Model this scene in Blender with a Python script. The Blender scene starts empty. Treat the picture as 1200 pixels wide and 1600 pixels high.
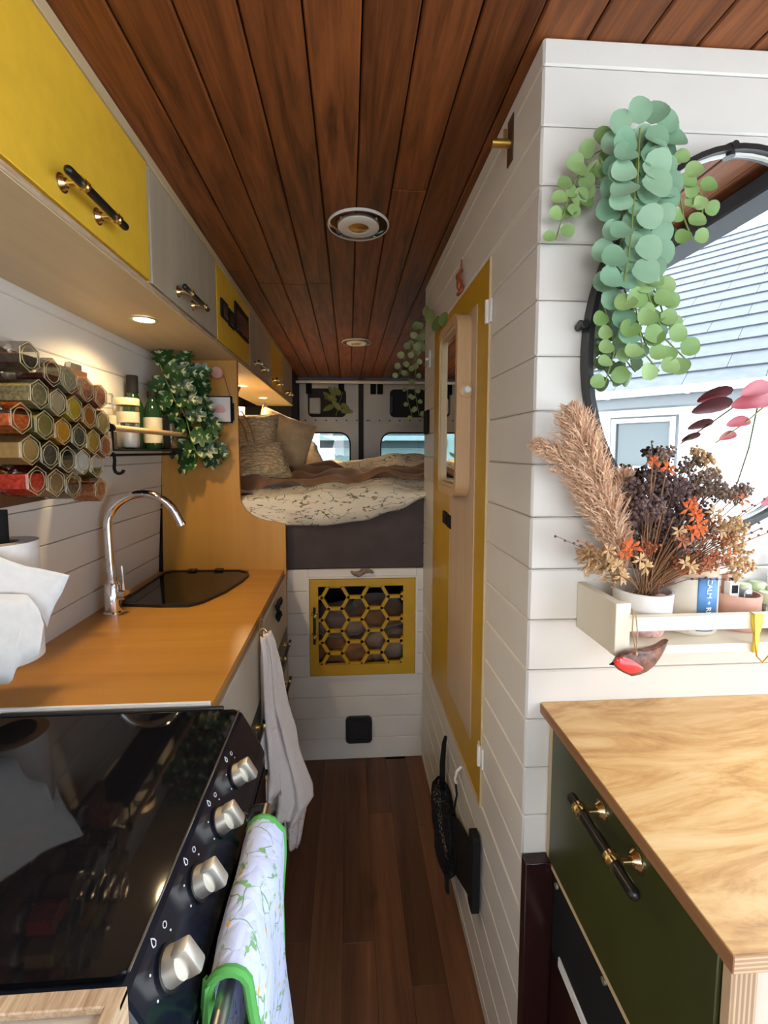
import bpy, bmesh, math, random
from math import sin, cos, pi, radians
from mathutils import Vector, Matrix, Euler, noise
random.seed(7)
C = bpy.context.scene.collection
SC = bpy.context.scene

# ------------------------------------------------------------------ camera
F, PPX, PPY, EYE = 680., 586., 756., 1.29
yaw, pit = math.atan(.0603), math.atan(.075)
fwd = Vector((sin(yaw)*cos(pit), cos(yaw)*cos(pit), -sin(pit)))
rgt = Vector((cos(yaw), -sin(yaw), 0)); upv = rgt.cross(fwd)
cam = bpy.data.cameras.new('camera'); co = bpy.data.objects.new('camera', cam); C.objects.link(co)
m = Matrix((rgt, upv, -fwd)).transposed().to_4x4(); m.translation = (0, 0, EYE); co.matrix_world = m
cam.sensor_fit = 'HORIZONTAL'; cam.sensor_width = 36; cam.lens = F/1200*36
cam.shift_x = (600-PPX)/1200; cam.shift_y = -(800-PPY)/1200; cam.clip_start = .01
SC.camera = co

def P(px, py, x=None, y=None, z=None):
    """survey helper: where the sight line of a photo pixel meets a real plane of the van"""
    d = fwd*F + rgt*(px-PPX) - upv*(py-PPY)
    t = x/d[0] if x is not None else y/d[1] if y is not None else (z-EYE)/d[2]
    return Vector((0, 0, EYE)) + d*t

# ------------------------------------------------------------------ world, exposure, daylight
w = bpy.data.worlds.new('sky'); SC.world = w; w.use_nodes = True
nt = w.node_tree; bg = nt.nodes['Background']
tc = nt.nodes.new('ShaderNodeTexCoord'); sp = nt.nodes.new('ShaderNodeSeparateXYZ'); rp = nt.nodes.new('ShaderNodeValToRGB')
nt.links.new(tc.outputs['Generated'], sp.inputs[0]); nt.links.new(sp.outputs['Z'], rp.inputs[0]); nt.links.new(rp.outputs[0], bg.inputs[0])
rp.color_ramp.elements[0].color = (.92, .96, 1, 1); rp.color_ramp.elements[1].color = (.72, .84, 1, 1)
bg.inputs[1].default_value = 9.0
SC.view_settings.view_transform = 'Standard'; SC.view_settings.look = 'None'
SC.view_settings.gamma = 1; SC.view_settings.exposure = 0.18; SC.view_settings.use_curve_mapping = False
SC.cycles.max_bounces = 10; SC.cycles.diffuse_bounces = 7; SC.cycles.transparent_max_bounces = 24
SC.cycles.caustics_reflective = False; SC.cycles.caustics_refractive = False
SC.cycles.sample_clamp_indirect = 20
def portal(name, loc, rot, sx, sy):
    l = bpy.data.lights.new(name, 'AREA'); l.shape = 'RECTANGLE'; l.size = sx; l.size_y = sy; l.cycles.is_portal = True
    o = bpy.data.objects.new(name, l); C.objects.link(o); o.location = loc; o.rotation_euler = rot
portal('side_door_portal', (1.02, -.55, .95), (0, radians(90), 0), 1.9, 2.4)
portal('windscreen_portal', (.12, -1.92, 1.3), (radians(-90), 0, pi), 1.6, 1.2)
portal('rear_window_portal', (.12, 3.98, 1.4), (radians(-90), 0, 0), 1.5, .34)
def downlight_lamp(p, watts, size=.018):
    l = bpy.data.lights.new('spot', 'SPOT'); l.energy = watts; l.color = (1, .72, .38); l.spot_size = radians(150); l.spot_blend = .7
    l.shadow_soft_size = size
    o = bpy.data.objects.new('downlight_bulb', l); C.objects.link(o); o.location = p
    return o

# ------------------------------------------------------------------ materials
def newmat(name, col=(.8,.8,.8), rough=.5, metal=0, spec=None, emit=None, sheen=None, coat=None):
    m = bpy.data.materials.new(name); m.use_nodes = True
    b = m.node_tree.nodes['Principled BSDF']
    b.inputs['Base Color'].default_value = (*col, 1); b.inputs['Roughness'].default_value = rough; b.inputs['Metallic'].default_value = metal
    if spec is not None: b.inputs['Specular IOR Level'].default_value = spec
    if coat: b.inputs['Coat Weight'].default_value = coat; b.inputs['Coat Roughness'].default_value = .06
    if sheen: b.inputs['Sheen Weight'].default_value = sheen
    if emit: b.inputs['Emission Color'].default_value = (*emit[:3], 1); b.inputs['Emission Strength'].default_value = emit[3]
    return m
class N:
    def __init__(s, m): s.t = m.node_tree; s.b = s.t.nodes['Principled BSDF']
    def n(s, typ, **k):
        x = s.t.nodes.new('ShaderNode'+typ)
        for a, v in k.items():
            if hasattr(x, a) and not isinstance(v, tuple): setattr(x, a, v)
        return x
    def l(s, a, b): s.t.links.new(a, b)
    def ramp(s, fac, stops):
        r = s.n('ValToRGB'); s.l(fac, r.inputs[0]); e = r.color_ramp.elements
        while len(e) < len(stops): e.new(.5)
        for i, (p, c) in enumerate(stops): e[i].position = p; e[i].color = (*c, 1) if len(c) == 3 else c
        return r.outputs[0]
    def mix(s, f, a, b, mode='MIX'):
        x = s.n('Mix'); x.data_type = 'RGBA'; x.blend_type = mode
        for i, v in ((0, f), (6, a), (7, b)):
            if hasattr(v, 'links'): s.l(v, x.inputs[i])
            else: x.inputs[i].default_value = v if i == 0 else (*v, 1)
        return x.outputs[2]
    def math(s, op, a, b=0.):
        x = s.n('Math'); x.operation = op
        for i, v in enumerate((a, b)):
            if hasattr(v, 'links'): s.l(v, x.inputs[i])
            else: x.inputs[i].default_value = v
        return x.outputs[0]
    def coord(s, scale=(1,1,1), rnd=True, rot=(0,0,0)):
        t = s.n('TexCoord'); mp = s.n('Mapping'); mp.inputs['Scale'].default_value = scale; mp.inputs['Rotation'].default_value = rot
        s.l(t.outputs['Object'], mp.inputs[0])
        if rnd:
            o = s.n('ObjectInfo'); v = s.math('MULTIPLY', o.outputs['Random'], 37.)
            c = s.n('CombineXYZ'); s.l(v, c.inputs[0]); s.l(v, c.inputs[1]); s.l(v, c.inputs[2]); s.l(c.outputs[0], mp.inputs[1])
        return mp.outputs[0]
    def noise(s, vec, sc, det=4, rough=.5, dist=0.):
        x = s.n('TexNoise'); s.l(vec, x.inputs['Vector']); x.inputs['Scale'].default_value = sc; x.inputs['Detail'].default_value = det
        x.inputs['Roughness'].default_value = rough; x.inputs['Distortion'].default_value = dist; return x.outputs['Fac']
    def vor(s, vec, sc, feat='F1'):
        x = s.n('TexVoronoi'); x.feature = feat; s.l(vec, x.inputs['Vector']); x.inputs['Scale'].default_value = sc; return x
    def bump(s, h, st=.3, d=.002):
        x = s.n('Bump'); s.l(h, x.inputs['Height']); x.inputs['Strength'].default_value = st; x.inputs['Distance'].default_value = d
        s.l(x.outputs[0], s.b.inputs['Normal'])
def wood(name, dark, light, axis='y', rough=.4, sc=22, var=.35, bump=.25, contrast=(.3,.72), spec=None, fig=1.2):
    m = newmat(name, rough=rough, spec=spec); n = N(m)
    st = {'x': (.07,1,1), 'y': (1,.07,1), 'z': (1,1,.07)}[axis]
    v = n.coord(st); a = n.noise(v, sc, 7, .62, fig); fine = n.noise(v, sc*9, 3, .6)
    f = n.math('ADD', n.math('MULTIPLY', a, .8), n.math('MULTIPLY', fine, .2))
    c = n.ramp(f, [(contrast[0], dark), (contrast[1], light)])
    oi = n.n('ObjectInfo'); k = n.ramp(oi.outputs['Random'], [(0, (1-var,)*3), (1, (1,1,1))])
    n.l(n.mix(1., c, k, 'MULTIPLY'), n.b.inputs['Base Color'])
    if bump: n.bump(fine, bump, .001)
    return m
def paint(name, col, rough=.5, mott=.06, sc=9, bump=.1, sheen=None, spec=None):
    m = newmat(name, col, rough, sheen=sheen, spec=spec); n = N(m); v = n.coord()
    a = n.noise(v, sc, 4)
    c = n.ramp(a, [(.3, tuple(x*(1-mott*1.6) for x in col)), (.7, tuple(min(1, x*(1+mott)) for x in col))])
    n.l(c, n.b.inputs['Base Color'])
    if bump: n.bump(n.noise(v, sc*14, 3), bump, .001)
    return m
M = {}
M['ceiling'] = wood('stained_pine', (.065,.017,.005), (.36,.115,.032), 'y', .5, 20, .30, .5, (.32,.70), spec=.3, fig=2.0)
M['groove'] = newmat('groove_dark', (.02,.009,.006), .7)
M['floor'] = wood('walnut_laminate', (.080,.030,.014), (.25,.108,.052), 'y', .45, 14, .5, .12)
M['white'] = paint('white_painted_board', (.71,.685,.635), .42, .03, 5, .12)
M['whitebase'] = newmat('white_board_joint', (.72,.70,.65), .7)
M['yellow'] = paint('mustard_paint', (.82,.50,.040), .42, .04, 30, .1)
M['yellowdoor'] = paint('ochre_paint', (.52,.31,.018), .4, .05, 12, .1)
M['greige'] = wood('greywashed_ply', (.42,.35,.24), (.58,.50,.37), 'z', .45, 6, .1, .1)
M['green'] = paint('dark_green_paint', (.042,.047,.011), .34, .06, 20, .05)
M['birch'] = wood('birch_ply', (.53,.40,.215), (.67,.53,.325), 'y', .5, 7, .05, .08)
M['plyedge'] = wood('ply_edge', (.30,.17,.09), (.74,.57,.38), 'y', .6, 160, .05, .1)
M['orange'] = wood('oiled_birch', (.44,.195,.030), (.62,.31,.06), 'x', .35, 5, .04, .06)
M['panel'] = wood('oiled_birch_upright', (.43,.20,.028), (.57,.295,.052), 'z', .38, 5, .04, .06)
M['oak'] = wood('pale_oak', (.50,.31,.15), (.64,.43,.235), 'z', .45, 16, .05, .15)
M['pinkoak'] = wood('pink_beige_ply', (.50,.36,.235), (.60,.455,.31), 'z', .5, 12, .05, .1)
M['black'] = newmat('satin_black', (.012,.012,.013), .38)
M['matblack'] = newmat('matte_black', (.009,.009,.010), .8, spec=.25)
M['blackbar'] = newmat('ribbed_black', (.008,.008,.009), .3)
M['brass'] = newmat('pale_brass', (.78,.62,.34), .18, 1)
M['bronze'] = newmat('brushed_brass', (.62,.40,.10), .35, 1)
M['chrome'] = newmat('chrome', (.86,.86,.88), .06, 1)
M['nickel'] = newmat('satin_nickel', (.74,.71,.64), .48, 1)
M['steel'] = newmat('brushed_steel', (.42,.42,.43), .35, 1)
M['blackglass'] = newmat('black_glass', (.006,.006,.008), .04, 0, .5)
M['enamel'] = newmat('black_enamel', (.006,.008,.016), .16, 0, .5)
M['mirror'] = newmat('mirror_silver', (.93,.95,.95), .0, 1)
M['paper'] = paint('kitchen_paper', (.84,.84,.84), .9, .03, 60, .5)
M['card'] = newmat('cardboard_core', (.42,.30,.19), .9)
M['plastic_white'] = newmat('white_plastic', (.75,.74,.70), .35)
M['grey'] = paint('dark_grey_cotton', (.072,.056,.056), .9, .10, 14, .3)
M['linen'] = paint('tan_linen', (.70,.50,.26), .9, .10, 20, .5, sheen=.3)
M['brown'] = paint('brown_fleece', (.24,.115,.045), .95, .22, 9, .5, sheen=.4)
M['twine'] = newmat('jute_twine', (.42,.28,.14), .9)
M['leather'] = newmat('tan_leather', (.30,.15,.06), .6)
M['red'] = newmat('red_glaze', (.72,.03,.035), .15, coat=.5)
M['brownglaze'] = paint('speckled_brown_glaze', (.20,.09,.065), .3, .5, 90, .1)
M['pinkpot'] = paint('pink_ceramic', (.62,.36,.28), .6, .06, 30, .1)
M['whitepot'] = paint('white_ceramic', (.74,.70,.66), .5, .03, 40, .1)
M['vangrey'] = paint('van_grey_metal', (.52,.53,.53), .38, .05, 6, .05)
M['vandark'] = newmat('van_dark_lining', (.012,.013,.018), .7)
M['render'] = paint('white_render', (.80,.82,.82), .8, .02, 6, .1)
M['slate'] = paint('grey_slate', (.050,.056,.064), .6, .14, 7, .3)
M['slate2'] = paint('pale_slate', (.12,.13,.14), .6, .14, 7, .3)
M['gutter'] = newmat('white_upvc', (.85,.87,.88), .3)
M['shadow_line_grey'] = newmat('shadow_line_seal_grey', (.09,.10,.105), .6)  # flat grey for the painted shadow under the gutter, shared with window seals
M['asphalt'] = paint('concrete_ground', (.50,.49,.46), .9, .1, 3, .3)
M['seat'] = paint('seat_fabric', (.05,.05,.055), .9, .1, 20, .3)
M['spiceglass'] = None
def thinglass(name, tint=(.97,.99,.98), amt=.10, rough=.02):
    m = bpy.data.materials.new(name); m.use_nodes = True; t = m.node_tree; t.nodes.clear()
    o = t.nodes.new('ShaderNodeOutputMaterial'); mx = t.nodes.new('ShaderNodeMixShader'); tr = t.nodes.new('ShaderNodeBsdfTransparent')
    gl = t.nodes.new('ShaderNodeBsdfGlossy'); lw = t.nodes.new('ShaderNodeLayerWeight'); mr = t.nodes.new('ShaderNodeMapRange')
    tr.inputs[0].default_value = (*tint, 1); gl.inputs['Roughness'].default_value = rough; lw.inputs[0].default_value = .35
    mr.inputs[3].default_value = amt*.5; mr.inputs[4].default_value = .75
    t.links.new(lw.outputs['Fresnel'], mr.inputs[0]); t.links.new(mr.outputs[0], mx.inputs[0])
    t.links.new(tr.outputs[0], mx.inputs[1]); t.links.new(gl.outputs[0], mx.inputs[2]); t.links.new(mx.outputs[0], o.inputs[0]); return m
M['glass'] = thinglass('clear_glass')
M['jarglass'] = thinglass('jar_glass', (.985,.985,.96), .05)
M['rimglint'] = newmat('glass_rim_glint', (.50,.44,.27), .12); M['rimglint'].node_tree.nodes['Principled BSDF'].inputs['Alpha'].default_value = .55  # pale gold, puts the bright refracted edges of the jars into colour
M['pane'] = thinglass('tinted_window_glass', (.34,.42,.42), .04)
M['acryl'] = thinglass('clear_acrylic', (.80,.72,.66), .12)
M['greenglass'] = newmat('green_bottle_glass', (.012,.035,.014), .06)
def leafmat(name, a, b, rough=.5, edge=None):
    m = newmat(name, a, rough); n = N(m); oi = n.n('ObjectInfo'); c = n.ramp(oi.outputs['Random'], [(0, a), (1, b)])
    if edge:
        u = n.n('TexCoord'); s = n.noise(u.outputs['Object'], edge[1], 3, .6, 1.5)
        c = n.mix(n.ramp(s, [(edge[2], (0,0,0)), (edge[2]+.05, (1,1,1))]), c, edge[0])
    n.l(c, n.b.inputs['Base Color']); return m
M['euca'] = leafmat('eucalyptus_leaf', (.15,.30,.18), (.30,.47,.31))
M['euca2'] = leafmat('pale_green_leaf', (.17,.30,.085), (.30,.44,.17))
M['rearleaf'] = leafmat('olive_leaf', (.12,.17,.05), (.24,.28,.10))
M['mon'] = leafmat('variegated_monstera', (.010,.045,.012), (.022,.085,.02), .35, ((.52,.58,.32), 1.3, .525))
M['stem'] = newmat('green_stem', (.20,.26,.06), .6)
M['pampas'] = leafmat('pampas_plume', (.70,.47,.31), (.80,.57,.40), .95)
M['straw'] = newmat('dried_straw', (.52,.33,.16), .9)
M['drystem'] = newmat('dried_stem', (.26,.13,.06), .9)
M['mauve'] = newmat('dried_mauve_heads', (.15,.095,.090), .95)
M['mauve2'] = newmat('dried_grey_brown', (.24,.17,.13), .95)
M['rust'] = newmat('dried_orange', (.50,.095,.015), .8)
M['rust2'] = newmat('dried_rust', (.36,.11,.045), .85)
M['redleaf'] = newmat('red_leaf', (.40,.06,.08), .5)
def fabric_print(name, base, cols, sc=1., quilt=False, rnd=False):
    """cloth with a printed pattern of thin stems, leaves and flower dots"""
    m = newmat(name, base, .9, sheen=.15); n = N(m); t = n.n('TexCoord'); uv = t.outputs['UV']
    d = n.n('TexNoise'); n.l(uv, d.inputs['Vector']); d.inputs['Scale'].default_value = 6*sc; d.inputs['Detail'].default_value = 2
    dv = n.mix(.12/sc, uv, d.outputs['Color'], 'ADD')
    c = base
    e = n.vor(dv, 8*sc, 'DISTANCE_TO_EDGE'); gate = n.noise(uv, 7*sc, 2)
    line = n.ramp(e.outputs['Distance'], [(.012, (1,1,1)), (.028, (0,0,0))])
    line = n.math('MULTIPLY', line, n.ramp(gate, [(.46, (0,0,0)), (.52, (1,1,1))]))
    c = n.mix(line, c, cols[0])
    v2 = n.vor(dv, 21*sc); near = n.ramp(e.outputs['Distance'], [(.10, (1,1,1)), (.18, (0,0,0))])
    leaf = n.math('MULTIPLY', n.ramp(v2.outputs['Distance'], [(.27, (1,1,1)), (.33, (0,0,0))]), near)
    leaf = n.math('MULTIPLY', leaf, n.ramp(gate, [(.42, (0,0,0)), (.5, (1,1,1))]))
    c = n.mix(leaf, c, cols[1])
    v3 = n.vor(uv, 16*sc); sepc = n.n('SeparateColor'); n.l(v3.outputs['Color'], sepc.inputs[0])
    fl = n.math('MULTIPLY', n.ramp(v3.outputs['Distance'], [(.16, (1,1,1)), (.25, (0,0,0))]), n.ramp(sepc.outputs[0], [(.70, (0,0,0)), (.72, (1,1,1))]))
    c = n.mix(fl, c, cols[2])
    n.l(c, n.b.inputs['Base Color'])
    if quilt: n.bump(n.ramp(n.vor(uv, 11*sc, 'DISTANCE_TO_EDGE').outputs['Distance'], [(0, (0,0,0)), (.25, (1,1,1))]), .35, .003)
    else: n.bump(n.noise(uv, 60*sc, 3), .25, .002)
    return m
M['duvet'] = fabric_print('botanical_print_cotton', (.76,.70,.56), [(.10,.11,.08), (.12,.13,.08), (.42,.22,.14)], 1.0)
M['quilt'] = fabric_print('quilted_floral_cotton', (.58,.65,.90), [(.16,.33,.17), (.20,.40,.16), (.80,.42,.05)], 1.6, True)
M['greencloth'] = newmat('green_binding', (.09,.36,.08), .85)
m = newmat('white_muslin', (.76,.70,.69), .95, sheen=.2); n = N(m); v = n.coord(rnd=False); n.bump(n.noise(v, 45, 5), .9, .006); M['muslin'] = m; m.node_tree.nodes['Principled BSDF'].inputs['Base Color'].default_value = (.84,.79,.77,1)
m = newmat('dotted_cloth', (.72,.64,.62), .95); n = N(m); v = n.coord(rnd=False); vv = n.vor(v, 120)
n.l(n.ramp(vv.outputs['Distance'], [(.22, (.46,.27,.27)), (.32, (.72,.64,.62))]), n.b.inputs['Base Color']); M['dotted'] = m
m = newmat('knitted_wool', (.62,.46,.24), .95, sheen=.3); n = N(m); v = n.coord((1,1,1.6), rnd=False); vv = n.vor(v, 55); n.bump(vv.outputs['Distance'], 1., .012)
n.l(n.ramp(vv.outputs['Distance'], [(0, (.80,.62,.36)), (.7, (.58,.42,.21))]), n.b.inputs['Base Color']); M['knit'] = m
m = newmat('maple_top', (.6,.4,.18), .38); n = N(m); v = n.coord((.5,1.6,1), rnd=False); a = n.noise(v, 6, 9, .68, 3.2)
n.l(n.ramp(a, [(.30, (.33,.155,.045)), (.44, (.52,.29,.10)), (.52, (.60,.37,.15)), (.70, (.70,.48,.24))]), n.b.inputs['Base Color']); M['maple'] = m

# ------------------------------------------------------------------ mesh builder
def world_loc(o):
    v = Vector((0,0,0))
    while o is not None: v += o.location; o = o.parent
    return v
class B:
    def __init__(s): s.bm = bmesh.new(); s.uv = None
    def box(s, lo, hi, bev=0, mat=None, seg=1):
        lo = Vector(lo); hi = Vector(hi); c = (lo+hi)/2; d = hi-lo
        r = bmesh.ops.create_cube(s.bm, size=1, matrix=Matrix.Translation(c) @ Matrix.Diagonal((d.x, d.y, d.z, 1)))
        vs = r['verts']
        if bev:
            es = list({e for v in vs for e in v.link_edges})
            r2 = bmesh.ops.bevel(s.bm, geom=es, offset=bev, segments=seg, affect='EDGES', profile=.5); vs = list({v for f in r2['faces'] for v in f.verts} | {v for v in vs if v.is_valid})
        if mat is not None: bmesh.ops.transform(s.bm, matrix=mat, verts=[v for v in vs if v.is_valid])
        return s
    def cyl(s, a, b, r, r2=None, n=16, cap=True):
        a = Vector(a); b = Vector(b); d = b-a; L = d.length
        q = d.to_track_quat('Z', 'Y').to_matrix().to_4x4()
        bmesh.ops.create_cone(s.bm, cap_ends=cap, segments=n, radius1=r, radius2=r if r2 is None else r2, depth=L, matrix=Matrix.Translation((a+b)/2) @ q)
        return s
    def tube(s, pts, r, n=8, cap=True):
        pts = [Vector(p) for p in pts]; R = r if isinstance(r, (list, tuple)) else [r]*len(pts)
        prev = None; rings = []; nrm = None
        for i, p in enumerate(pts):
            t = (pts[min(i+1, len(pts)-1)]-pts[max(i-1, 0)]).normalized()
            if nrm is None: nrm = t.orthogonal().normalized()
            nrm = (nrm - t*nrm.dot(t)).normalized(); bn = t.cross(nrm)
            rings.append([s.bm.verts.new(p+(nrm*cos(2*pi*k/n)+bn*sin(2*pi*k/n))*R[i]) for k in range(n)])
        for a, b in zip(rings, rings[1:]):
            for k in range(n): s.bm.faces.new((a[k], a[(k+1) % n], b[(k+1) % n], b[k]))
        if cap and n > 2: s.bm.faces.new(rings[0][::-1]); s.bm.faces.new(rings[-1])
        return s
    def lathe(s, prof, c=(0,0,0), n=24, axis='z', cap=True):
        c = Vector(c); rings = []
        A = {'z': lambda r, h, t: Vector((r*cos(t), r*sin(t), h)), 'x': lambda r, h, t: Vector((h, r*cos(t), r*sin(t))), 'y': lambda r, h, t: Vector((r*cos(t), h, r*sin(t)))}[axis]
        for r, h in prof: rings.append([s.bm.verts.new(c+A(max(r, 1e-5), h, 2*pi*k/n)) for k in range(n)])
        for a, b in zip(rings, rings[1:]):
            for k in range(n): s.bm.faces.new((a[k], a[(k+1) % n], b[(k+1) % n], b[k]))
        if cap: s.bm.faces.new(rings[0][::-1]); s.bm.faces.new(rings[-1])
        return s
    def prism(s, poly, lo, hi, axis='z'):
        f = {'z': lambda p, h: (p[0], p[1], h), 'y': lambda p, h: (p[0], h, p[1]), 'x': lambda p, h: (h, p[0], p[1])}[axis]
        a = [s.bm.verts.new(f(p, lo)) for p in poly]; b = [s.bm.verts.new(f(p, hi)) for p in poly]; n = len(poly)
        s.bm.faces.new(a[::-1]); s.bm.faces.new(b)
        for k in range(n): s.bm.faces.new((a[k], a[(k+1) % n], b[(k+1) % n], b[k]))
        return s
    def ringplate(s, outer, inner, lo, hi, axis='z'):
        f = {'z': lambda p, h: (p[0], p[1], h), 'y': lambda p, h: (p[0], h, p[1]), 'x': lambda p, h: (h, p[0], p[1])}[axis]
        n = len(outer); V = [[s.bm.verts.new(f(p, h)) for p in L] for L, h in ((outer, lo), (inner, lo), (inner, hi), (outer, hi))]
        for a, b in zip(V, V[1:]+V[:1]):
            for k in range(n): s.bm.faces.new((a[k], a[(k+1) % n], b[(k+1) % n], b[k]))
        return s
    def grid(s, fn, nu, nv, uvs=(1,1), thick=0):
        V = [[s.bm.verts.new(fn(i/nu, j/nv)) for j in range(nv+1)] for i in range(nu+1)]
        lay = s.bm.loops.layers.uv.verify()
        for i in range(nu):
            for j in range(nv):
                f = s.bm.faces.new((V[i][j], V[i+1][j], V[i+1][j+1], V[i][j+1]))
                for lp, (a, b) in zip(f.loops, ((i, j), (i+1, j), (i+1, j+1), (i, j+1))): lp[lay].uv = (a/nu*uvs[0], b/nv*uvs[1])
        return s
    def sphere(s, c, r, sc=(1,1,1), n=12, rot=None):
        mt = Matrix.Translation(c) @ (rot.to_4x4() if rot else Matrix.Identity(4)) @ Matrix.Diagonal((*sc, 1))
        bmesh.ops.create_uvsphere(s.bm, u_segments=n, v_segments=max(4, n//2+2), radius=r, matrix=mt); return s
    def ico(s, c, r, sub=1):
        bmesh.ops.create_icosphere(s.bm, subdivisions=sub, radius=r, matrix=Matrix.Translation(c)); return s
    def make(s, name, mat, parent=None, smooth=True, ang=38, solid=0, origin=None):
        off = world_loc(parent) if parent is not None else (Vector(origin) if origin is not None else Vector((0,0,0)))
        if not s.uv_done(): pass
        bmesh.ops.recalc_face_normals(s.bm, faces=s.bm.faces)
        if off.length: bmesh.ops.translate(s.bm, vec=-off, verts=s.bm.verts)
        me = bpy.data.meshes.new(name); s.bm.to_mesh(me); s.bm.free()
        if smooth:
            for p in me.polygons: p.use_smooth = True
            try: me.set_sharp_from_angle(angle=radians(ang))
            except Exception: pass
        if mat: me.materials.append(mat)
        o = bpy.data.objects.new(name, me); C.objects.link(o)
        if parent is not None: o.parent = parent
        elif origin is not None: o.location = origin
        if solid:
            md = o.modifiers.new('solid', 'SOLIDIFY'); md.thickness = solid; md.offset = 0
        return o
    def uv_done(s): return True
def rrect(x0, z0, x1, z1, r, n=6):
    """rounded rectangle, 4*(n+1) points counter-clockwise"""
    R = r if isinstance(r, (list, tuple)) else [r]*4; out = []
    for (cx, cz, a), rr in zip(((x1, z0, -90), (x1, z1, 0), (x0, z1, 90), (x0, z0, 180)), R):
        sx = -1 if cx == x1 else 1; sz = -1 if cz == z1 else 1
        for k in range(n+1):
            t = radians(a+90*k/n); out.append((cx+sx*rr+rr*cos(t), cz+sz*rr+rr*sin(t)))
    return out
def rectlike(inner, x0, z0, x1, z1, n=6):
    """outer rectangle resampled to match rrect's points"""
    return [c for c in ((x1, z0), (x1, z1), (x0, z1), (x0, z0)) for k in range(len(inner)//4)]
def thing(name, label, cat, loc=(0,0,0), group=None):
    o = bpy.data.objects.new(name, None); C.objects.link(o); o.location = loc; o.empty_display_size = .05
    o['label'] = label; o['category'] = cat
    if group: o['group'] = group
    return o
def tag(o, label, cat, group=None, kind=None):
    o['label'] = label; o['category'] = cat
    if group: o['group'] = group
    if kind: o['kind'] = kind
    return o
def struct(o, label=None):
    o['kind'] = 'structure'
    if label: o['label'] = label
    return o
def inst(src, name, parent, mat4, mat=None):
    o = bpy.data.objects.new(name, src); C.objects.link(o); o.parent = parent; o.matrix_local = mat4; return o

# ================================================================== SETTING
XR = .302          # corridor face of the shower partition
PY = .70           # front face of the partition
ZC = 1.925         # ceiling
# floor
b = B(); b.box((-.78,-1.9,-.06), (1.0,3.95,-.012)); fl = struct(b.make('floor', M['groove']), 'dark walnut plank floor')
rf = random.Random(3)
x = -.107-.085*8
while x < .98:
    w_ = .085; y = -1.9+rf.random()*.5
    y0 = -1.9
    while y0 < 1.76:
        y1 = min(1.76, y); 
        if y1-y0 > .03:
            b = B(); b.box((x+.0002, y0+.0002, -.012), (x+w_-.0002, y1-.0002, 0), .0003); b.make('plank', M['floor'], fl, smooth=False)
        y0 = y1; y = y0+rf.uniform(.35,.8)
    x += w_
# ceiling
b = B(); b.box((-.80,-1.9,ZC+.012), (1.05,3.86,ZC+.05)); ce = struct(b.make('ceiling', M['groove']), 'stained pine boarded ceiling')
xs = [-.80,-.70,-.61,-.52,-.432,-.341,-.248,-.156,-.064,.023,.108,.195,.284,.373,.462,.551,.640,.729,.818,.907,.955]
for i in range(len(xs)-1):
    joint = rf.uniform(1.1, 2.6)
    for (ya, yb) in ((-1.9, joint), (joint, 3.86)):
        b = B(); b.box((xs[i]+.0014, ya+.0004, ZC), (xs[i+1]-.0014, yb-.0004, ZC+.014), .0026); b.make('plank', M['ceiling'], ce, smooth=False)
# left wall: leaning boards
def xw(z): return -.735+.061*(z-.825) if z > .5 else -.755
b = B(); b.prism([(-.86,0), (xw(0)-.012,0), (xw(.4)-.012,.4), (xw(.825)-.012,.825), (xw(1.93)-.012,1.93), (-.86,1.93)], -1.2, 1.72, 'y'); b.box((-.86,-1.9,0),(-.78,-1.2,.8)); b.box((-.86,-1.9,1.8),(-.78,-1.2,1.93))
wl = struct(b.make('wall_left', M['whitebase'], smooth=False), 'white boarded wall behind the worktop')
z = .887-.09*2
while z < 1.66:
    b = B(); z1 = z+.0885
    b.prism([(xw(z)-.012, z+.0006), (xw(z)-.003, z+.0006), (xw(z), z+.0036), (xw(z1), z1-.001), (xw(z1)-.0015, z1+.0008), (xw(z1)-.012, z1+.0008)], -1.2, 1.70, 'y'); b.make('plank', M['white'], wl, smooth=False)
    z += .09
b = B(); b.box((-.90,1.72,0), (-.80,3.95,1.93)); struct(b.make('wall_left', M['vandark']), 'dark lining beside the bed')
# side wall on the door side: opening from y=-1.2 to .30
b = B(); b.box((.96,.69,0), (1.04,1.74,1.93)); b.box((.96,-1.9,0), (1.04,-1.78,1.885)); b.box((.96,-1.9,1.885), (1.04,.69,1.93))
struct(b.make('wall_right', M['vandark']), 'van side wall with the open sliding door')
b = B(); b.box((.93,-1.9,1.872), (.985,.69,1.915), .006); struct(b.make('trim_1', M['vandark']), 'dark rail above the open side door')
b = B(); b.box((.96,1.74,0), (1.04,3.95,1.93)); struct(b.make('wall_right', M['vandark']), 'dark lining behind the bed')
# front bulkhead with windscreen opening
b = B(); b.box((-.86,-1.95,0), (1.04,-1.9,.72)); b.box((-.86,-1.95,.72), (-.80,-1.9,1.93)); b.box((.98,-1.95,.72), (1.04,-1.9,1.93)); b.box((-.80,-1.95,1.87), (.98,-1.9,1.93))
struct(b.make('wall_front', M['vangrey']), 'cab bulkhead below the windscreen')

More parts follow.
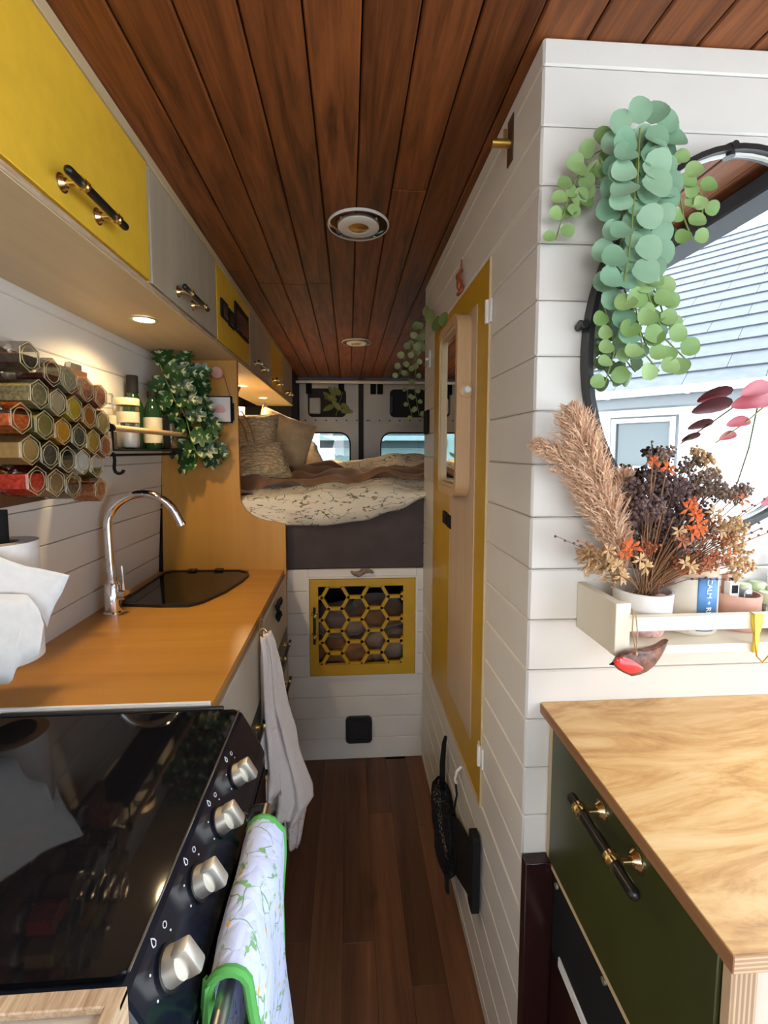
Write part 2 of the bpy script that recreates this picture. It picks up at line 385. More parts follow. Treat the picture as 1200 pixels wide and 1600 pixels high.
# shower partition
b = B(); b.box((XR+.012, PY+.012, 0), (.96, 1.735, ZC)); pt = struct(b.make('wall_partition', M['whitebase']), 'white boarded shower partition')
DY0, DY1, DZ0, DZ1 = .935, 1.530, .472, 1.700
seams = [1.925, 1.884]+[1.796-.0880*k for k in range(21)]
seams = [s for s in seams if s > .01]+[0]
g = .0006
def sideplank(y0, y1, z0, z1):
    if z1-z0 < .008 or y1-y0 < .008: return
    b = B(); b.box((XR, y0, z0+g), (XR+.013, y1, z1-g), .0026); b.make('plank', M['white'], pt, smooth=False)
for za, zb in zip(seams[1:], seams[:-1]):
    if zb <= DZ0 or za >= DZ1: sideplank(PY+.001, 1.735, za, zb)
    elif za < DZ0: sideplank(PY+.001, 1.735, za, DZ0); sideplank(PY+.001, DY0-.004, DZ0, zb); sideplank(DY1+.004, 1.735, DZ0, zb)
    elif zb > DZ1: sideplank(PY+.001, 1.735, DZ1, zb); sideplank(PY+.001, DY0-.004, za, DZ1); sideplank(DY1+.004, 1.735, za, DZ1)
    else: sideplank(PY+.001, DY0-.004, za, zb); sideplank(DY1+.004, 1.735, za, zb)
    b = B(); b.box((XR+.001, PY, za+g), (.96, PY+.013, zb-g), .0026); b.make('plank', M['white'], pt, smooth=False)

# ================================================================== bed platform wall
HX0, HX1, HZ0, HZ1 = -.160, .268, .372, .774
b = B(); b.box((-.26,1.752,0), (HX0-.004,1.765,.80)); b.box((HX1+.004,1.752,0), (.312,1.765,.80)); b.box((HX0-.004,1.752,0), (HX1+.004,1.765,HZ0-.004)); b.box((HX0-.004,1.752,HZ1+.004), (HX1+.004,1.765,.80))
bw = struct(b.make('wall_back', M['whitebase']), 'white boarded front of the raised bed base')
zs = [0,.092,.182,.272,.362,.452,.542,.632,.722,.812]
for za, zb in zip(zs, zs[1:]):
    spans = [(-.26,.312)] if zb < HZ0+.001 else [(-.26,HX0-.006), (HX1+.006,.312)] 
    for xa, xb in spans:
        b = B(); b.box((xa, 1.740, za+g), (xb, 1.753, zb-g), .0024); b.make('plank', M['white'], bw, smooth=False)
b = B(); b.box((HX0-.006,1.738,HZ1+.004), (HX1+.006,1.753,.812), .001); b.make('plank', M['white'], bw)
b = B(); b.ringplate(rectlike([0]*4, HX0-.012, HZ0-.010, HX1+.012, HZ1+.010, 0), rectlike([0]*4, HX0-.002, HZ0-.002, HX1+.002, HZ1+.002, 0), 1.730, 1.745, 'y')
b.make('frame', M['white'], bw, smooth=False)
# under-bed locker box and bed base
b = B(); b.box((-.80,1.765,.80), (.96,3.70,.815)); b.box((-.80,2.60,0), (.96,2.62,.80)); b.box((-.30,1.765,.30), (.312,2.60,.315))
b.box((-.32,1.765,0), (-.30,2.6,.80)); b.box((.312,1.765,0), (.33,2.6,.80))
tag(b.make('bed_base', M['vandark'], smooth=False), 'dark raised platform carrying the bed', 'bed base')

# honeycomb locker door
t = thing('locker_door', 'mustard yellow locker door with honeycomb cut-outs under the bed', 'door', (HX0, 1.73, HZ0))
ox0, oz0, ox1, oz1 = P(497,915,y=1.735)[0], P(560,1037,y=1.735)[2], P(630,915,y=1.735)[0], P(560,915,y=1.735)[2]
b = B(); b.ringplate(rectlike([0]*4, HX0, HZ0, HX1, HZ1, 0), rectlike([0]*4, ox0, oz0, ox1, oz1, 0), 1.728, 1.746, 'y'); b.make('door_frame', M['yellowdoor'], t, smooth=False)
def clipseg(a, c):
    (x0, z0), (x1, z1) = a, c; t0, t1 = 0., 1.; dx, dz = x1-x0, z1-z0
    for p_, q_ in ((-dx, x0-ox0), (dx, ox1-x0), (-dz, z0-oz0), (dz, oz1-z0)):
        if abs(p_) < 1e-9:
            if q_ < 0: return None
        else:
            r_ = q_/p_
            if p_ < 0: t0 = max(t0, r_)
            else: t1 = min(t1, r_)
    return None if t0 >= t1 else ((x0+t0*dx, z0+t0*dz), (x0+t1*dx, z0+t1*dz))
hc = P(524,968.5,y=1.735); Hh = .0935; S = Hh/math.sqrt(3); edges = set(); b = B()
for i in range(-2,5):
    for j in range(-3,4):
        cx, cz = hc[0]+i*1.5*S, hc[2]+j*Hh+(Hh/2 if i % 2 else 0)
        vs = [(round(cx+S*cos(radians(60*k)),4), round(cz+S*sin(radians(60*k)),4)) for k in range(6)]
        for k in range(6):
            e = tuple(sorted((vs[k], vs[(k+1) % 6])))
            key = (round((e[0][0]+e[1][0])/2,3), round((e[0][1]+e[1][1])/2,3))
            if key in edges: continue
            edges.add(key); c_ = clipseg(*e)
            if c_:
                (xa, za), (xb, zb) = c_; L = math.hypot(xb-xa, zb-za)
                if L < .004: continue
                an = math.atan2(zb-za, xb-xa); mt = Matrix.Translation(((xa+xb)/2, 1.738, (za+zb)/2)) @ Matrix.Rotation(-an, 4, 'Y')
                b.box((-L/2-.002,-.0065,-.0065), (L/2+.002,.0065,.0065), 0, mt)
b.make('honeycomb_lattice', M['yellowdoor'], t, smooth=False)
def bar_handle(parent, a, c, nrm, out=.03, r=.0062, frac=(.2,.8), post=.0045):
    """ribbed black bar on two brass posts; nrm points away from the door"""
    a = Vector(a); c = Vector(c); nrm = Vector(nrm); d = (c-a)
    b = B(); b.cyl(a, c, r, n=14); b.sphere(a, r, n=10); b.sphere(c, r, n=10)
    hb = b.make('handle', M['blackbar'], parent)
    return hb, a, c, nrm, d, out, r, frac, post
def bar_posts(h, parent):
    hb, a, c, nrm, d, out, r, frac, post = h
    dn = d.normalized()
    for f in frac:
        p = a+d*f; b = B()
        b.cyl(p-dn*.007, p-dn*.0025, r*1.35, n=14); b.cyl(p+dn*.0025, p+dn*.007, r*1.35, n=14); b.cyl(p-dn*.003, p+dn*.003, r*1.1, n=14)
        b.cyl(p, p-nrm*(out-.006), post*.8, post*1.1, n=12); b.cyl(p-nrm*(out-.008), p-nrm*out, post*1.6, post*2.6, n=16); b.cyl(p-nrm*(out-.0015), p-nrm*out, post*3, n=16)
        b.make('handle_post', M['brass'], parent)
h = bar_handle(t, (-.141,1.716,.660), (-.141,1.716,.515), (0,-1,0), .012, .0055); bar_posts(h, t)
# locker contents
rb = random.Random(5)
for k, (cx, cy, cz, sx, sy, sz, mt, lb) in enumerate([(-.02,1.93,.40,.17,.13,.085,'brown','brown folded blanket at the bottom of the honeycomb locker'), (.17,1.93,.415,.13,.12,.095,'linen2','grey-beige rolled blanket low in the honeycomb locker'), (-.05,1.93,.535,.13,.11,.06,'linen2','grey-beige blanket bundle on the brown one in the locker'), (.13,1.95,.56,.12,.11,.06,'brown','upper brown fleece bundle in the honeycomb locker')]):
    if 'linen2' not in M: M['linen2'] = paint('grey_beige_fleece', (.22,.16,.12), .95, .2, 12, .5, sheen=.3)
    def f(u, v, cx=cx, cy=cy, cz=cz, sx=sx, sy=sy, sz=sz, k=k):
        th = 2*pi*u; ph = pi*(v-.5); q = Vector((math.copysign(abs(cos(ph)*cos(th))**.6, cos(th)), math.copysign(abs(cos(ph)*sin(th))**.6, sin(th)), math.copysign(abs(sin(ph))**.7, ph)))
        r = 1+.14*noise.noise(q*2.1+Vector((k*3.,0,0)))+.05*noise.noise(q*7)
        return Vector((cx+q.x*sx*r, cy+q.y*sy*r, cz+q.z*sz*r))
    b = B(); b.grid(f, 28, 14); bmesh.ops.remove_doubles(b.bm, verts=b.bm.verts, dist=.0005)
    tag(b.make('folded_blanket', M[mt], ang=80, origin=(cx,cy,cz-sz)), lb, 'blanket', 'blankets in the locker')
# black vent on the platform
t = thing('floor_vent', 'black rounded square vent on the white bed base near the floor', 'vent', (.038,1.74,.078))
b = B(); b.prism(rrect(-.018,.076,.092,.190,.018), 1.728, 1.7395, 'y'); b.make('cover', M['black'], t)
b = B(); b.ringplate(rrect(-.012,.082,.086,.184,.015), rrect(.0,.094,.074,.172,.012), 1.724, 1.729, 'y'); b.make('inner_rim', M['blackbar'], t)
b = B(); b.box((.045,1.7235,.128), (.060,1.728,.150), .002, Matrix.Translation((.05,1.726,.14)) @ Matrix.Rotation(.6,4,'Y') @ Matrix.Translation((-.05,-1.726,-.14))); b.make('tab', M['black'], t)
# driftwood bird pull
c0 = P(565,895,y=1.725); b = B()
def f(u, v):
    th = 2*pi*u; q = v*2-1; r = max(0, 1-abs(q)**2.4)**.5
    w_ = .009*r*(1+.5*noise.noise(Vector((q*3, th, 2.)))); 
    return Vector((c0.x+q*.048+.002, 1.727+w_*cos(th)*.9, c0.z+w_*sin(th)*1.3+.006*sin(q*4)+(.003 if q > .3 else 0)))
b.grid(f, 12, 26); bmesh.ops.remove_doubles(b.bm, verts=b.bm.verts, dist=.0003)
b.tube([(c0.x-.006,1.725,c0.z+.004), (c0.x+.0,1.722,c0.z+.013), (c0.x+.012,1.723,c0.z+.016)], [.003,.0045,.0015], 6)
tag(b.make('driftwood_pull', M['mauve2'], origin=(c0.x,1.73,c0.z)), 'grey-brown driftwood knob above the honeycomb locker door', 'handle')

# ================================================================== bathroom door
t = thing('shower_door', 'ochre yellow shower door with pale inlay in the white partition', 'door', (XR, DY0, DZ0))
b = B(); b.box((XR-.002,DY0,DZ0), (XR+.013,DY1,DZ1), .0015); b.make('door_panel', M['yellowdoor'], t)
b = B(); b.box((XR-.0045,1.018,.575), (XR-.0015,1.268,1.630), .0008); b.make('inlay', M['pinkoak'], t)
b = B(); b.box((XR-.004,DY0-.004,DZ0-.004), (XR+.010,DY0,DZ1)); b.box((XR-.004,DY0,DZ0-.006), (XR+.01,DY1,DZ0-.001)); b.make('edge_strip', M['birch'], t)
for zz in (1.585,.595):
    b = B(); b.box((XR-.006,DY0-.020,zz-.024), (XR-.001,DY0+.014,zz+.024), .001); b.cyl((XR-.007,DY0-.002,zz-.024), (XR-.007,DY0-.002,zz+.024), .005, n=10); b.make('hinge', M['plastic_white'], t)
for yy in (1.330,1.262):
    pass
for (yy, zz) in ((1.325,1.085), (1.268,1.082)):
    b = B(); b.box((XR-.008,yy-.025,zz-.020), (XR-.0018,yy+.022,zz+.020), .002); tag(b.make('switch', M['matblack'], origin=(XR-.004,yy,zz)), 'black square switch on yellow door, %s the oak edge of the inlay' % ('farther along past' if yy > 1.3 else 'closer and nearer to'), 'switch', 'door switches')
# oak mirror cabinet
t = thing('mirror_cabinet', 'rounded pale oak mirror cabinet fixed on the yellow shower door', 'mirror', (XR-.005,1.16,1.18))
o_ = rrect(1.055,1.175,1.278,1.628,.040); i_ = rrect(1.072,1.196,1.262,1.606,.028)
b = B(); b.ringplate(o_, i_, .262, XR-.005, 'x'); b.make('surround', M['oak'], t, ang=50)
b = B(); b.ringplate(i_, rrect(1.080,1.205,1.254,1.597,.024), .266, .276, 'x'); b.make('inner_frame', M['birch'], t, ang=50)
b = B(); b.prism(rrect(1.073,1.197,1.261,1.605,.027), .274, .278, 'x'); b.make('mirror_glass', M['mirror'], t)
b = B(); b.lathe([(.017,1.055),(.018,1.049),(.014,1.046),(.0001,1.046)], (.284,0,1.437), 20, 'y'); b.make('knob_plate', M['oak'], t)
b = B(); b.lathe([(.0085,1.0465),(.010,1.038),(.007,1.033),(.0001,1.032)], (.284,0,1.437), 18, 'y'); b.make('knob', M['plastic_white'], t)
# small orange knot ornament, black switch near the partition end
cc = P(717,440,x=XR-.012); b = B()
pts = []
for k in range(49):
    s_ = k/48*2*pi; pts.append((XR-.010+.004*cos(3*s_), cc.y+.016*sin(2*s_)*.8, cc.z+.030*cos(s_)-.002))
b.tube(pts, .0042, 8, cap=False); b.sphere((XR-.011,cc.y,cc.z-.006), .008, (1,1.1,2.2)); b.tube([(XR-.006,cc.y,cc.z+.055), (XR-.006,cc.y,cc.z+.028)], .002, 6)
M['amber'] = newmat('orange_amber', (.27,.06,.015), .35)
tag(b.make('knot_ornament', M['amber'], origin=(XR-.008,cc.y,cc.z)), 'small orange-brown knotted ornament above the shower door', 'ornament')
b = B(); b.box((XR-.010,1.62,1.355), (XR-.0005,1.70,1.445), .003); tag(b.make('wall_switch', M['matblack'], origin=(XR,1.66,1.40)), 'black switch plate at the far end of the white partition', 'switch')
b = B(); b.box((XR-.008,1.60,1.595), (XR-.0005,1.64,1.66), .003); b.cyl((XR-.008,1.62,1.63), (XR-.018,1.62,1.626), .005, n=10); tag(b.make('plant_hook', M['plastic_white'], origin=(XR,1.62,1.62)), 'small white hook on the partition by the far trailing plant', 'hook')
# brass rod hook with recess plate
t = thing('brass_hook', 'brushed brass peg in a brown slot high on the partition', 'hook', (XR,.83,1.85))
b = B(); b.box((XR-.0025,.818,1.820), (XR-.0004,.846,1.902), .001); M['slot'] = newmat('brown_slot', (.09,.045,.022), .5); b.make('slot_plate', M['slot'], t)
b = B(); b.cyl((XR-.001,.832,1.856), (XR-.034,.832,1.856), .0072, n=20); b.cyl((XR-.034,.832,1.856), (XR-.037,.832,1.856), .0082, n=20); b.cyl((XR-.012,.832,1.862), (XR-.012,.832,1.880), .003, n=10); b.make('peg', M['bronze'], t)

# black mesh bag hanging low on the partition
t = thing('mesh_bag', 'black net bag hanging low on the white partition below the shower door', 'bag', (.28,1.15,.05))
def f(u, v):   # v down the bag, u around
    yc = 1.215-.09*v; zc_ = .30-.245*v; a_ = .012+.092*sin(min(1, v*1.15+.04)*pi)**.8; th = 2*pi*u
    r = 1+.12*noise.noise(Vector((cos(th)*2, sin(th)*2, v*6)))
    return Vector((XR-.030+.027*cos(th)*r*min(1, a_*14), yc+a_*sin(th)*r, zc_))
b = B(); b.grid(f, 34, 26); o = b.make('net', M['matblack'], t, smooth=False); md = o.modifiers.new('w', 'WIREFRAME'); md.thickness = .0032; md.use_even_offset = False
b = B(); b.grid(lambda u, v: Vector((XR-.022+.012*cos(2*pi*u)*sin(max(.02, v)*pi), 1.19-.05*v+.045*sin(2*pi*u)*sin(max(.02, v)*pi), .27-.13*v)), 14, 10); b.make('contents', M['vandark'], t, ang=80)
b = B(); b.tube([(.290,1.245,.425), (.287,1.252,.40), (.285,1.262,.33), (.282,1.25,.27), (.281,1.235,.24)], [.005,.007,.009,.008,.006], 8); b.tube([(.290,1.13,.395), (.289,1.10,.36), (.287,1.12,.30), (.284,1.16,.24)], [.003]*4, 8); b.make('strap', M['matblack'], t)
b = B(); b.prism(rrect(.915,.215,.952,.405,.010), XR-.022, XR-.005, 'x'); b.make('side_panel', M['matblack'], t)
b = B(); b.prism([(.945,.23), (1.02,.185), (1.13,.12), (1.19,.13), (1.18,.24), (1.08,.30), (.945,.35)], XR-.020, XR-.008, 'x'); b.make('base_fold', M['matblack'], t)
b = B(); b.tube([(.300,1.10,.44), (.286,1.095,.43), (.282,1.10,.405), (.288,1.105,.39)], .0035, 8); tag(b.make('bag_hook', M['plastic_white'], origin=(.30,1.1,.42)), 'white hook holding the black net bag', 'hook')

# ================================================================== ceiling lights
def ceil_light(x, y, lab):
    t = thing('ceiling_light', lab, 'ceiling light', (x, y, ZC), 'round ceiling lights')
    b = B(); b.lathe([(.082,ZC-.001),(.084,ZC-.004),(.080,ZC-.007),(.052,ZC-.007),(.052,ZC-.001)], (x,y,0), 40, cap=False); b.make('clear_flange', M['acryl'], t)
    b = B(); b.lathe([(.086,ZC-.001),(.0865,ZC-.005),(.083,ZC-.0075),(.0815,ZC-.006)], (x,y,0), 40, cap=False); b.make('rim', M['plastic_white'], t)
    b = B(); b.lathe([(.058,ZC-.001),(.058,ZC-.010),(.052,ZC-.013),(.030,ZC-.013),(.028,ZC-.010)], (x,y,0), 36, cap=False); b.make('ring', M['plastic_white'], t)
    b = B(); b.lathe([(.029,ZC-.009),(.020,ZC-.014),(.0001,ZC-.0155)], (x,y,0), 28); b.make('centre_cap', M['bronze'], t)
    for k in range(4):
        a = radians(45+90*k); b = B(); b.sphere((x+.068*cos(a), y+.068*sin(a), ZC-.009), .005, (1,1,.5), 10); b.make('screw', M['chrome'], t)
ceil_light(.030,1.272,'round white-ringed ceiling light with brass centre, the larger one above the galley')
ceil_light(.048,2.59,'round white-ringed ceiling light, the small one above the bed')

# ================================================================== OVERHEAD CABINETS
CX = -.425
ys = [.50,1.0,1.478,1.955,2.475,2.865,3.372]
cols = ['yellow','greige','yellow','greige','yellow','greige']
labs = ['large bright yellow overhead cabinet with black and brass handle above the spice jars','grey-washed ply overhead cabinet between the big yellow one and the control panels',
 'yellow overhead cabinet carrying three black control panels','grey-washed overhead cabinet just past the control panels','small yellow overhead cabinet above the bed pillows','grey-washed overhead cabinet at the end by the rear door']
hnd = [(.675,.83),(1.115,1.285),None,(1.99,2.24),(2.46,2.71),(2.98,3.18)]
for i in range(6):
    y0, y1 = ys[i], ys[i+1]
    t = thing('overhead_cabinet', labs[i], 'cabinet', (-.55,(y0+y1)/2,1.65), 'overhead cabinets')
    b = B(); b.box((-.69,y0,1.646), (CX-.016,y1,1.9245)); b.make('body', M['birch'], t)
    gap = .006
    b = B(); b.box((CX-.015,y0+gap,1.655), (CX,y1-gap,1.898), .0012); d = b.make('door', M[cols[i]], t)
    if hnd[i]:
        a, c = hnd[i]; h = bar_handle(d, (CX+.03,a,1.688), (CX+.03,c,1.688), (1,0,0), .03, .0068); bar_posts(h, d)
    b = B(); b.box((CX-.0155,y0,1.900), (CX+.002,y1,1.924), .001); b.box((CX-.0155,y1-.0055,1.652), (CX-.001,y1-.0005,1.9)); b.make('edge_strip', M['birch'], t)
b = B(); b.box((xw(1.63)-.0,.50,1.632), (CX+.003,3.372,1.6455), .001); ub = tag(b.make('cabinet_underboard', M['birch'], origin=(-.55,2,1.64)), 'pale birch board running under the overhead cabinets', 'board')
b = B(); b.box((CX+.0032,.50,1.633), (CX+.0045,3.372,1.6445)); e = b.make('edge', M['plyedge'], ub)
for (x, y, lb) in ((-.53,.60,'added out-of-view downlight under the near end of the big yellow cabinet'), (-.53,1.194,'glowing round downlight above the worktop spice jars'), (-.555,2.34,'glowing round downlight above the bed cushions, first past the tall panel'), (-.547,2.86,'glowing round downlight above the bed, farthest under the cabinets')):  # first one is added outside the view to warm and highlight the jars
    t = thing('downlight', lb, 'downlight', (x, y, 1.632), 'under-cabinet downlights')
    b = B(); b.lathe([(.034,1.6315),(.034,1.6295),(.027,1.6285),(.025,1.6305)], (x,y,0), 28, cap=False); b.make('rim', M['nickel'], t)
    b = B(); b.lathe([(.026,1.6305),(.018,1.6295),(.0001,1.629)], (x,y,0), 24, cap=True); b.make('lens', newmat('lamp_lens', (1,.9,.7), .5, emit=(1,.80,.46,14)), t)
    lo = downlight_lamp((x, y, 1.625), (4.5 if y < 1 else 13.0) if y < 2 else 36.0) 
# control panels on third door
for (ya, yb, za, zb, lb) in ((1.515,1.590,1.738,1.800,'first narrow black control panel on the yellow overhead cabinet'), (1.603,1.675,1.735,1.795,'middle black control panel on the yellow overhead cabinet'), (1.695,1.905,1.742,1.850,'large black control panel with display on the yellow overhead cabinet')):
    t = thing('control_panel', lb, 'control panel', (CX,(ya+yb)/2,(za+zb)/2), 'cabinet control panels')
    b = B(); b.box((CX+.0003,ya,za), (CX+.008,yb,zb), .002); b.make('casing', M['matblack'], t)
    b = B(); b.box((CX+.008,ya+.010,za+.010), (CX+.0088,yb-.010,zb-.012)); b.make('display', M['blackglass'], t)
    b = B()
    for k in range(3): b.cyl((CX+.0085,ya+.02+(yb-ya-.04)*k/2,za+.008), (CX+.0098,ya+.02+(yb-ya-.04)*k/2,za+.008), .0025, n=8)
    b.make('button', M['steel'], t)['kind'] = 'stuff'

# ================================================================== LEFT WORKTOP AND BASE UNITS
CT = .825; FX = -.248
b = B(); b.prism([(xw(CT)+.001,.789), (FX-.006,.789), (FX-.010,1.699), (xw(CT)+.001,1.699)], CT-.018, CT, 'z')
wt = tag(b.make('worktop', M['orange'], smooth=False, origin=(-.5,1.2,CT)), 'glossy orange-stained wooden worktop around the sink', 'worktop')
b = B(); b.box((xw(CT)+.002,.7835,CT-.016), (FX-.008,.7885,CT+.006), .001); b.make('end_strip', M['plastic_white'], wt)
rows = [(.60,.803,'greige'), (.455,.595,'green'), (.30,.45,'greige'), (.08,.295,'green')]
M['palefront'] = wood('pale_washed_front', (.50,.44,.35), (.62,.56,.46), 'z', .45, 6, .08, .1)
M['greenfront'] = paint('sage_dark_front', (.06,.07,.045), .35, .06, 20, .05)
for (ya, yb, lb) in ((.795,1.245,'base drawer unit beside the cooker with pale and dark green fronts'), (1.25,1.698,'base drawer unit at the far end below the sink')):
    t = thing('base_unit', lb, 'cabinet', (-.5,(ya+yb)/2,0), 'galley base units')
    b = B(); b.box((-.73,ya,.0), (FX-.016,yb,.805)); b.make('body', M['palefront'], t)
    for (za, zb, c_) in rows:
        b = B(); b.box((FX-.015,ya+.003,za), (FX,yb-.003,zb), .0015); d = b.make('drawer', M['palefront'] if c_ == 'greige' else M['greenfront'], t)
        if za != .60 and ya > 1.2:
            zc_ = {.455:.558,.30:.412,.08:.25}[za]; h = bar_handle(d, (FX+.018,1.46,zc_), (FX+.018,1.65,zc_), (1,0,0), .018, .0055); bar_posts(h, d)
        if za != .60 and ya < 1.2:
            zc_ = {.455:.560,.30:.415,.08:.25}[za]; h = bar_handle(d, (FX+.018,.965,zc_), (FX+.018,1.155,zc_), (1,0,0), .018, .0055); bar_posts(h, d)
# leaf pull
cc = Vector((FX+.010,1.43,.765)); b = B()
for s_ in (-1,1):
    for q in range(2):
        a0 = Vector((0, s_*.004, .004 if q else -.004)); tip = Vector((.006, s_*(.038 if q else .022), .030 if q else -.035))
        for k in range(6):
            u0, u1 = k/6, (k+1)/6; b.tube([cc+a0.lerp(tip, u0), cc+a0.lerp(tip, u1)], [max(.001, .010*sin(pi*u0)**.7), max(.001, .010*sin(pi*u1)**.7)], 6)
b.sphere(cc, .007)
tag(b.make('leaf_pull', M['matblack'], origin=(FX,1.43,.765)), 'black leaf-shaped pull on the pale top drawer below the sink', 'handle')
# towel hook + white towels
b = B(); b.tube([(FX+.001,1.185,.800), (FX+.012,1.185,.802), (FX+.020,1.185,.792), (FX+.022,1.185,.780), (FX+.014,1.185,.772)], .003, 8); b.box((FX+.0003,1.175,.785), (FX+.003,1.195,.822), .001)
tag(b.make('towel_hook', M['brass'], origin=(FX,1.185,.80)), 'brass hook under the worktop edge holding the white towel', 'hook')
def drape(rows, y0, amp, freq, seed, nu=40, nv=60, dep=.02):
    # rows: list of (v, xleft, xright, z)
    def f(u, v):
        for (v0, a0, b0, z0), (v1, a1, b1, z1) in zip(rows, rows[1:]):
            if v <= v1: break
        k = (v-v0)/(v1-v0) if v1 > v0 else 0; k = k*k*(3-2*k) if False else k
        xl, xr, z = a0+(a1-a0)*k, b0+(b1-b0)*k, z0+(z1-z0)*k
        wdt = xr-xl; fold = sin(u*freq*2*pi+2.2*noise.noise(Vector((v*2, seed, 0))))*amp*min(1, v*2.5+.25)+amp*.6*noise.noise(Vector((u*5, v*7, seed)))
        return Vector((xl+wdt*u+.3*fold, y0+fold-dep*(1-(2*u-1)**2), z+(.012*sin(u*5+seed) if v > .85 else 0)))
    b = B(); b.grid(f, nu, nv); return b
t = thing('hand_towel', 'crumpled white muslin towel hanging from a brass hook by the drawers', 'towel', (FX+.02,1.185,.78))
b = drape([(0,-.237,-.219,.795), (.08,-.238,-.205,.755), (.3,-.241,-.180,.62), (.6,-.241,-.150,.45), (.82,-.239,-.113,.335), (.9,-.236,-.110,.30), (1,-.228,-.145,.245)], 1.185, .013, 2.3, 1.)
b.make('cloth', M['muslin'], t, ang=180, solid=.003)
b = drape([(0,-.238,-.225,.795), (.3,-.241,-.205,.66), (1,-.241,-.190,.335)], 1.150, .008, 1.5, 4., 20, 30, .012)
b.make('front_fold', M['muslin'], t, ang=180, solid=.003)
b = drape([(0,-.236,-.222,.785), (.5,-.236,-.160,.45), (.8,-.205,-.125,.27), (1,-.190,-.148,.135)], 1.215, .008, 2., 8., 24, 40, .01)
tag(b.make('dotted_cloth', M['dotted'], ang=180, solid=.003, origin=(-.19,1.215,.78)), 'pink-dotted cloth hanging behind the white muslin towel', 'towel')

# end panel with cut-out
poly = [(xw(.80)+.002,.0), (FX+.0,.0), (FX,1.005), (FX-.03,1.012)]
for k in range(7):
    a = radians(90*k/6); poly.append((-.285-.135*sin(a)-.0, 1.015+.10*(1-cos(a))))
poly += [(-.421,1.631), (xw(1.63)+.001,1.631), (xw(1.2)+.002,1.2)]
b = B(); b.prism(poly, 1.700, 1.718, 'y'); tag(b.make('end_panel', M['panel'], smooth=False, origin=(-.5,1.70,0)), 'tall oiled birch end panel between the galley and the bed', 'panel')

# sink with glass lid
t = thing('sink', 'dark glass-covered sink with black rim let into the orange worktop', 'sink', (-.54,1.49,CT))
def sinkpoly(k):
    ctrl = [(-.700,1.335), (-.690,1.320), (-.640,1.312), (-.56,1.300), (-.48,1.298), (-.445,1.330), (-.405,1.420), (-.378,1.54), (-.372,1.61), (-.385,1.655), (-.42,1.68), (-.56,1.686), (-.680,1.686), (-.700,1.67)]
    cx, cy = -.54, 1.49; return [(cx+(x-cx)*k, cy+(y-cy)*k) for x, y in ctrl]
b = B(); b.ringplate(sinkpoly(1.0), sinkpoly(.955), CT+.0002, CT+.009); b.make('rim', M['black'], t)
b = B(); b.prism(sinkpoly(.95), CT+.001, CT+.006); b.make('glass_lid', M['blackglass'], t)
for xx in (-.60,-.50):
    b = B(); b.box((xx-.016,1.668,CT+.0062), (xx+.016,1.690,CT+.014), .002); b.make('hinge', M['black'], t)
# tap
t = thing('tap', 'tall chrome swan-neck tap beside the sink', 'tap', (-.672,1.255,CT))
bx, by = -.676, 1.262
b = B(); b.lathe([(.026,CT+.0002),(.026,CT+.006),(.021,CT+.010),(.021,CT+.085),(.017,CT+.092)], (bx,by,0), 24); b.make('base', M['chrome'], t)
b = B(); b.cyl((bx+.018,by,CT+.055), (bx+.042,by-.006,CT+.057), .014, n=18); b.cyl((bx+.034,by-.004,CT+.066), (bx+.030,by-.004,CT+.140), .0035, n=10); b.make('lever', M['chrome'], t)
pts = [(bx,by,CT+.085), (bx-.004,by,CT+.18)]; zt = P(210,772,y=1.275)[2]; R_ = .088
for k in range(15):
    a = radians(180-160*k/14); pts.append((bx+.092+(R_+.006)*cos(a)-.006, by+.004+.02*k/14, zt-.088+R_*sin(a)))
x_, y_, z_ = pts[-1]; pts.append((x_+.013,y_,z_-.028))
b = B(); b.tube(pts, .0115, 16); b.make('spout', M['chrome'], t)
b = B(); b.cyl(pts[-1], Vector(pts[-1])+Vector((.003,0,-.008)), .013, n=16); b.make('aerator', M['chrome'], t)

# ================================================================== COOKER
t = thing('cooker', 'black gas cooker with closed glass lid and four silver knobs', 'cooker', (-.4,.57,0))
prof = [(-.62,.06), (-.160,.06), (-.157,.735), (-.163,.750), (-.196,.812), (-.203,.817), (-.62,.817)]
b = B(); b.prism([(p[0], p[1]) for p in prof], .352, .781, 'y'); o = b.make('body', M['enamel'], t, smooth=False); md = o.modifiers.new('b', 'BEVEL'); md.width = .008; md.segments = 3; md.limit_method = 'ANGLE'; md.angle_limit = radians(40)
b = B(); b.prism(rrect(-.62,.368,-.2015,.772,.012), .8175, .8225); b.make('glass_lid', M['blackglass'], t)
b = B(); b.tube([(-.2005,.372,.8215), (-.2005,.770,.8215)], .0014, 6); b.make('lid_edge', M['steel'], t)
b = B(); b.box((-.62,.7725,.817), (-.23,.781,.826), .002); b.make('hinge_strip', M['black'], t)
nrm = Vector((.062,0,.033)).normalized()   # fascia outward
upd = Vector((-.033,0,.062)).normalized()
